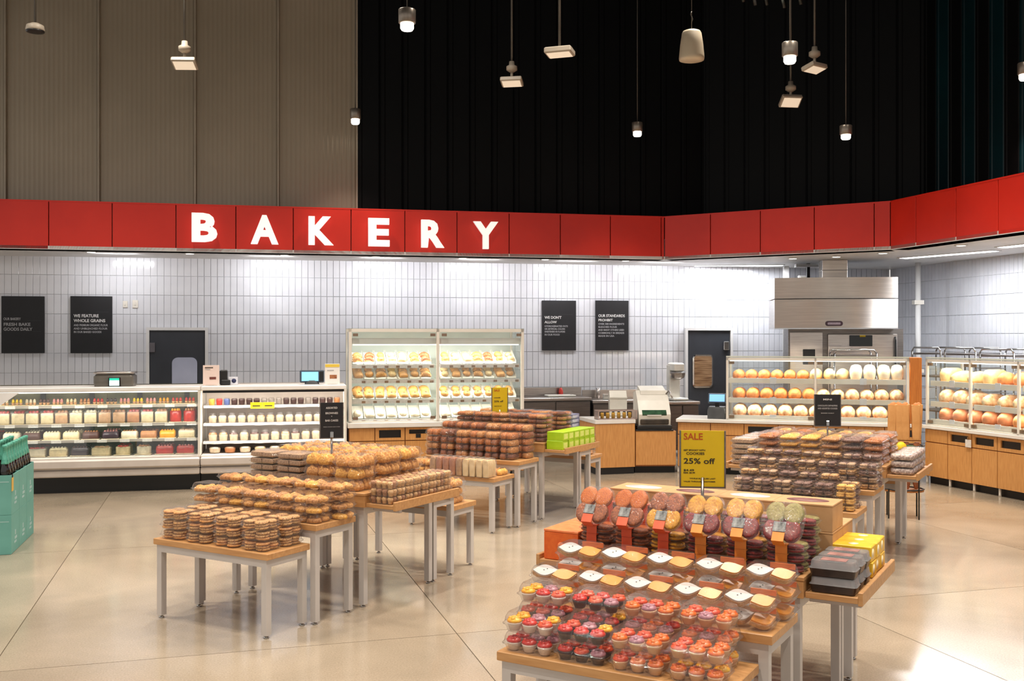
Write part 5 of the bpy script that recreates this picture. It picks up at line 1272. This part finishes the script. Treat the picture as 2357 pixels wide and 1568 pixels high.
# orange boxes on the left tray
orp = pm('orange_print_box', (224, 104, 28), (210, 84, 14), 30, .5); orl = pm('pale_orange_lid', (238, 140, 84), (226, 112, 54), 30, .5)
op = Proto('orange_box', 'box', [P('carton', MB().bev(-.105, .105, -.15, .15, 0, .15, .003).mesh('carton', orp)), P('box_lid', MB().bev(-.106, .106, -.151, .151, .151, .165, .003).mesh('box_lid', orl)), P('printed_dots', MB().lathe([(.02, 0), (.02, .001)], n=10).mesh('printed_dots', orl), (0, -.15, .08), (pi/2, 0, 0))])
for j in range(2): op.place('bright orange cake box, %s on the left tray of the front island' % ['nearest', 'farther one'][j], IB.w(-1.245, 1.11+j*.31, HTY+.001), IB.a, 'orange cake boxes')
# far end of island B (seen past the boxes)
bgl = [Proto('bagged_bread', 'bread', lumps_pack(.24, .24, .08, 2, 1, [brown_m[1], brown_m[3]], s, 'bread_roll', .9, .08)) for s in range(2)]
stack(IB, bgl, -.12, .26, 1, 2.0, H2, .081, 3, 'clear pack of brown rolls behind the kraft boxes', 'brown roll packs, front island far end', where='far middle table, front island')
stack(IB, bgl, -.15, .26, 1, 2.38, H1, .081, 3, 'clear pack of brown rolls behind the kraft boxes', 'brown roll packs, front island far end', where='far low table, front island')
# ------------------------------ island C
lfp = [Proto('loaf_cake_pack', 'loaf cakes', lumps_pack(.185, .19, .072, 2, 1, brown_m, s, 'loaf_cake', .9, .06)) for s in range(5)]
G = 'brown loaf cake packs on the rear left island'
stack(IC, lfp, -1.05, .19, 6, .51, H2, .0725, 4, 'brown loaf cake pack', G, where='front row, middle table, rear left island')
stack(IC, lfp, -.98, .19, 6, .71, H2, .0725, 5, 'brown loaf cake pack', G, where='back row, middle table, rear left island')
flp = [Proto('flat_cake_pack', 'loaf cakes', lumps_pack(.23, .27, .05, 2, 2, brown_m, s, 'cake_slice', .85, .05)) for s in range(4)]
G = 'flat brown cake packs on the rear left island'
stack(IC, flp, -.98, .235, 5, 1.08, HR, .0505, 6, 'flat brown cake pack', G, where='front row, tall table, rear left island')
stack(IC, flp, -.98, .235, 5, 1.56, HR, .0505, 6, 'flat brown cake pack', G, where='back row, tall table, rear left island')
bread_s = [pm('seeded_slices', (196, 146, 92), (150, 104, 60), 30, .6), pm('brown_slices', (186, 110, 52), (150, 80, 36), 30, .6), pm('white_slices', (236, 208, 160), (222, 186, 130), 20, .6)]
def sliced_parts(m):
    w, d, h = .075, .22, .15; 
    b = MB()
    for k in range(5):
        y = -d/2+.03+k*.036; b.loft([(w/2*.8, .0155, .006, .004), (w/2*.92, .0155, .006, .03), (w/2*.92, .0155, .006, h*.7), (w/2*.6, .0155, .006, h*.86)], (0, y))
    ps = [P('bread_slices', b.mesh('bread_slices', m)), P('bag', MB().loft([(w/2*.9, d/2*.95, .01, .0006), (w/2, d/2, .015, .02), (w/2, d/2, .015, h*.75), (w/2*.7, d/2*.8, .01, h*.93), (w/2*.3, d/2*.3, .008, h)]).mesh('bag', film))]
    return ps
slp = [Proto('sliced_loaf', 'bread', sliced_parts(m)) for m in bread_s]
sn = ['seeded', 'brown', 'pale']
for i in range(9):
    v = [0, 1, 1, 1, 0, 2, 2, 2, 2][i]
    slp[v].place('bagged %s sliced loaf, %s in the row on the low table, rear left island' % (sn[v], ordx(i, 9)), IC.w(-.72+i*.082, .12, H1+.001) if False else IC.w(-.72+i*.082, .045, H1+.001), IC.a+rnd.uniform(-.05, .05), 'bagged sliced loaves on the low table', scale=(1.0, .8, 1.35))
G = 'croissant packs on the low table, rear left island'
stack(IC, crp, -.93, .26, 1, .13, H1, .0705, 2, 'clear croissant pack at the left end', G, where='low table, rear left island')
stack(IC, crp, -.90, .26, 4, .275, H1, .0705, 1, 'clear croissant pack', G, where='behind the sliced loaves, rear left island')
grn = pm('lime_carton', (176, 210, 40), (150, 190, 20), 6, .4); grn_p = pm('pale_lime_print', (222, 232, 130), (200, 218, 96), 30, .5)
blu = pm('blue_grey_carton', (150, 154, 176), (70, 74, 120), 14, .4, stretch=(1, 1, 3)); blu_p = pm('white_blue_print', (206, 208, 222), (150, 154, 190), 30, .5)
def carton_p(nm, w, d, h, m, lab): return Proto(nm, 'box', [P('carton', MB().bev(-w/2, w/2, -d/2, d/2, 0, h, .003).mesh('carton', m)), P('printed_panel', MB().box(w/2, w/2+.001, -d*.36, d*.36, h*.2, h*.8).mesh('printed_panel', lab)), P('printed_panel', MB().box(-w*.3, w*.3, -d/2-.001, -d/2, h*.2, h*.8).mesh('printed_panel', m if lab is grn_p else lab))])
gp = carton_p('lime_carton', .20, .125, .095, grn, grn_p)
column(IC, [gp], .205, 1.03, .132, 6, HTY, .096, 2, 'lime green tea cake carton', 'lime green cartons on the side tray', 'on the right tray, rear left island')
bp2 = carton_p('blue_carton', .19, .21, .05, blu, blu_p)
stack(IC, [bp2], -.66, .20, 4, 1.80, HR, .051, 5, 'blue and white flat carton', 'blue cartons at the back of the riser', where='back of riser, rear left island')
stack(IC, crp, -.93, .262, 4, 2.01, H2, .0705, 3, 'clear croissant pack', 'croissant packs at the far end, rear left island', where='far middle table, rear left island')
stack(IC, crp, -.93, .262, 4, 2.38, H1, .0705, 4, 'clear croissant pack', 'croissant packs at the far end, rear left island', where='far low table, rear left island')
column(IC, crp, -1.25, 1.08, .23, 3, HTY, .0705, 1, 'clear croissant pack', 'croissant packs on the left side tray', 'on the left tray, rear left island')
# ------------------------------ island D
G = 'cookie packs on the rear right island'
dp = [Proto('cookie_pack', 'cookies', cookie_pack(.165, .15, .056, 2, 2, [MB().lathe([(.028, 0), (.037, .008), (.031, .019), (.01, .022)], n=10, lump=.06, rnd=rnd).mesh('cookie', m) for m in ms], s)) for s, ms in enumerate([(choc_m[1], cookie_m[1]), (choc_m[0], choc_m[1]), (choc_m[0],), (choc_m[1], choc_m[0])])]
dya = [Proto('cookie_pack', 'cookies', cookie_pack(.165, .15, .056, 2, 2, [MB().lathe([(.028, 0), (.037, .008), (.031, .019), (.01, .022)], n=10, lump=.06, rnd=rnd).mesh('cookie', cm('lemon_cookie', (238, 190, 100), (206, 146, 62)))], 3))]
def pickd(i, k):
    if i >= 5: return dya[0]
    return dp[[3, 3, 1, 2, 2, 0][i]]
stack(ID, None, -.955, .174, 6, .085, H1, .0565, [4, 4, 4, 4, 4, 4], 'small cookie pack', G, pick=pickd, where='front row, low table, rear right island')
stack(ID, None, -.955, .174, 6, .275, H1, .0565, [5, 5, 5, 5, 5, 4], 'small cookie pack', G, pick=lambda i, k: dp[(i+k) % 4], where='back row, low table, rear right island')
stack(ID, None, -1.03, .174, 7, .51, H2, .0565, 4, 'small cookie pack', G, pick=lambda i, k: dp[(i*2+k) % 4], where='front row, middle table, rear right island')
stack(ID, None, -1.03, .174, 7, .70, H2, .0565, 5, 'small cookie pack', G, pick=lambda i, k: dp[(i*3+k) % 4], where='back row, middle table, rear right island')
lgp = [Proto('long_muffin_pack', 'muffins', lumps_pack(.188, .40, .062, 1, 3, m, s, 'muffin', .9, .08)) for s, m in enumerate([[brown_m[1]], [brown_m[3], danish_m[1]], [choc_m[0]], [danish_m[1]]])]
stack(ID, None, -1.01, .194, 6, 1.15, HR, .0625, 4, 'long clear muffin pack', 'long muffin packs on the riser', pick=lambda i, k: lgp[[0, 3, 3, 1, 2, 0][i]], where='front row on the riser, rear right island')
stack(ID, None, -1.01, .194, 6, 1.58, HR, .0625, 4, 'long clear muffin pack', 'long muffin packs on the riser', pick=lambda i, k: lgp[[1, 0, 3, 1, 1, 0][i]], where='back row on the riser, rear right island')
spk = pm('speckled_biscuit', (226, 206, 192), (128, 92, 84), 60, .6, detail=1)
bkp = [Proto('biscuit_bag', 'biscuits', [P('biscuits', MB().loft([(.085, .055, .03, .003), (.098, .066, .035, .02), (.09, .06, .03, .048), (.05, .03, .02, .055)]).mesh('biscuits', spk)), P('bag', MB().loft([(.09, .06, .03, .001), (.104, .072, .035, .022), (.096, .066, .03, .054), (.05, .03, .02, .062)]).mesh('bag', film))])]
column(ID, bkp, .208, 1.04, .148, 5, HTY, .0635, 3, 'clear bag of speckled biscuits', 'speckled biscuit bags on the side tray', 'on the right tray, rear right island')
column(ID, dkp, -1.2475, 1.10, .275, 3, HTY, .0505, 5, 'clear tray of pale bars', 'bar trays on the left side tray', 'on the left tray, rear right island', rz=pi/2)
stack(ID, crp, -.93, .262, 4, 2.01, H2, .0705, 3, 'clear croissant pack', 'croissant packs at the far end, rear right island', where='far middle table, rear right island')
# baguettes in paper sleeves in a wire stand
bs = (K(2078)*11.3, 11.3)
t = thing('baguette_stand', 'tall wooden stand holding paper-sleeved baguettes behind the rear right island', 'stand', (bs[0], bs[1], 0), -.3)
ring = [(.17*cos(a/12*2*pi)*1.3, .17*sin(a/12*2*pi), 0) for a in range(13)]
for z_ in (.32, .62, .80): obj('hoop', MB().tube([(x, y, z_) for x, y, _ in ring], .008, 6), black_pl, t)
for a_ in range(4): obj('stand_leg', MB().tube([(.22*cos(a_*pi/2+.8), .17*sin(a_*pi/2+.8), 0), (.22*cos(a_*pi/2+.8), .17*sin(a_*pi/2+.8), .81)], .009, 6), black_pl, t)
obj('floor_board', MB().lathe([(.17, .295), (.17, .315)], n=20, sx=1.3), oak_dark, t)
sleeve = pm('kraft_sleeve', (226, 168, 104), (206, 146, 82), 9, .7); 
def bag_parts(seed):
    rr = random.Random(seed)
    return [P('sleeve', MB().loft([(.036, .028, .01, .56), (.041, .032, .01, .64), (.043, .036, .008, .80), (.0435, .034, .006, .93)], n=2, smooth=False).mesh('sleeve', sleeve)), P('baguette', MB().loft([(.012, .012, .01, 0), (.03, .026, .02, .05), (.032, .028, .02, .35), (.026, .022, .02, .51)]).mesh('baguette', crust_d)),
            P('baguette_tip', MB().blob(.03, .024, .05, (0, 0, .905), 10, 4, .05, rr).mesh('baguette_tip', crust))]
bgs = [Proto('bagged_baguette', 'bread', bag_parts(s)) for s in range(2)]
k = 0
for j in range(2):
    for i in range(4):
        a = -.3; x, y = -.135+i*.09, -.055+j*.11
        o = bgs[k % 2].place('baguette in a brown paper sleeve, %s of four, %s row of the stand' % (ordx(i, 4), ['front', 'back'][j]), (bs[0]+x*cos(a)-y*sin(a), bs[1]+x*sin(a)+y*cos(a), .322), 0, 'sleeved baguettes in the stand')
        o.rotation_euler = (0, rnd.uniform(-.05, .05), a); k += 1
p = (bs[0]-.10, bs[1]-.17, .60); t = thing('flower_pick', 'yellow flower with green leaves fixed on the baguette stand', 'flower', (p[0], p[1]-.04, .80), 0)
obj('bloom', MB().lathe([(.02, 0), (.06, .012), (.05, .03), (.01, .035)], n=12), pm('yellow_bloom', (236, 200, 20), (220, 170, 10), 20, .6), t, rot=(radians(70), 0, 0))
lf = MB()
for a_ in range(5): lf.prism([(x+.06*cos(a_), y+.02) for x, y in leaf_pts(.12, .02, 5)][::-1], -.004+a_*.002, -.002+a_*.002)
obj('leaf', lf, pm('green_leaf', (60, 96, 60), (40, 70, 44), 12, .6), t, (.06, .01, -.01), rot=(radians(60), 0, 0))
# ------------------------------ teal wine cases at left
teal_c = pm('teal_carton', (112, 178, 168), (102, 166, 156), 5, .55); teal_p = pm('pale_print', (176, 206, 206), (166, 198, 198), 30, .6); foil = pm('teal_foil', (116, 200, 176), (62, 142, 122), 30, .28, metal=.25, bump=.5); bott = pm('dark_bottle_glass', (22, 20, 18), (14, 14, 12), 6, .08, spec=.7)
TC = Frame(-4.60, 9.36, 15.5+0)   # local x to the right along the front, local y away from the camera
TC.a = radians(15.2)
cw, cd, chh = .52, .36, .366
cart = Proto('wine_carton', 'box', [P('carton', MB().bev(0, cw, 0, cd-.004, 0, chh-.002, .003).mesh('carton', teal_c)), P('printed_mark', MB().box(cw, cw+.001, .13, .23, .08, .10).box(cw, cw+.001, .15, .25, .115, .14).box(cw, cw+.001, .16, .20, .155, .2).mesh('printed_mark', teal_p)), P('printed_band', MB().box(.02, cw-.02, -.001, 0, .30, .306).box(.1, .2, -.001, 0, .08, .084).mesh('printed_band', teal_p))])
opencart = Proto('open_wine_carton', 'box', [P('carton', MB().box(0, cw, 0, .006, 0, chh-.002).box(0, cw, cd-.01, cd-.004, 0, chh-.002).box(0, .006, .006, cd-.01, 0, chh-.002).box(cw-.006, cw, .006, cd-.01, 0, chh-.002).box(.006, cw-.006, .006, cd-.01, 0, .006).mesh('carton', teal_c)), P('printed_mark', MB().box(cw, cw+.001, .13, .23, .08, .10).box(cw, cw+.001, .15, .25, .115, .14).box(cw, cw+.001, .16, .20, .155, .2).mesh('printed_mark', teal_p)), P('printed_band', MB().box(.02, cw-.02, -.001, 0, .30, .306).mesh('printed_band', teal_p))])
btl = Proto('wine_bottle', 'bottle', [P('glass_body', MB().lathe([(.036, 0), (.041, .006), (.041, .30), (.046, .345), (.048, .38), (.046, .41), (.036, .455), (.026, .49)], n=14).mesh('glass_body', bott)),
                                     P('foil', MB().lathe([(.036, .455), (.037, .462), (.028, .50), (.020, .56), (.019, .60), (.024, .605), (.024, .628), (.018, .632)], n=14).mesh('foil', foil))])
for j in range(3):
    q = TC.w(-cw, j*cd); cart.place('teal wine carton, lower one of the %s stack at the left edge' % ordy(j, 3), (q[0], q[1], 0), TC.a, 'teal wine cartons')
    opencart.place('open teal wine carton full of bottles, top of the %s stack' % ordy(j, 3), (q[0], q[1], chh), TC.a, 'teal wine cartons')
    for i in range(4):
        for v in range(3):
            w_ = TC.w(-cw+.065+i*.13, j*cd+.065+v*.112, chh+.0065)
            btl.place('dark wine bottle with teal foil, %s across, %s deep in the %s carton' % (ordx(i, 4), ['near', 'middle', 'far'][v], ordy(j, 3)), w_, 0, 'wine bottles in the open cartons')
q = TC.w(.002, .03, .60); t = thing('price_card', 'small gold price card on the nearest teal wine carton', 'sign', q, TC.a)
obj('card', MB().bev(0, .003, -.03, .05, -.02, .105, .0008), pm('gold_card', (226, 190, 96), (214, 176, 80), 9, .6), t); obj('clip', MB().box(-.008, .004, -.005, .02, .105, .135), black_pl, t)
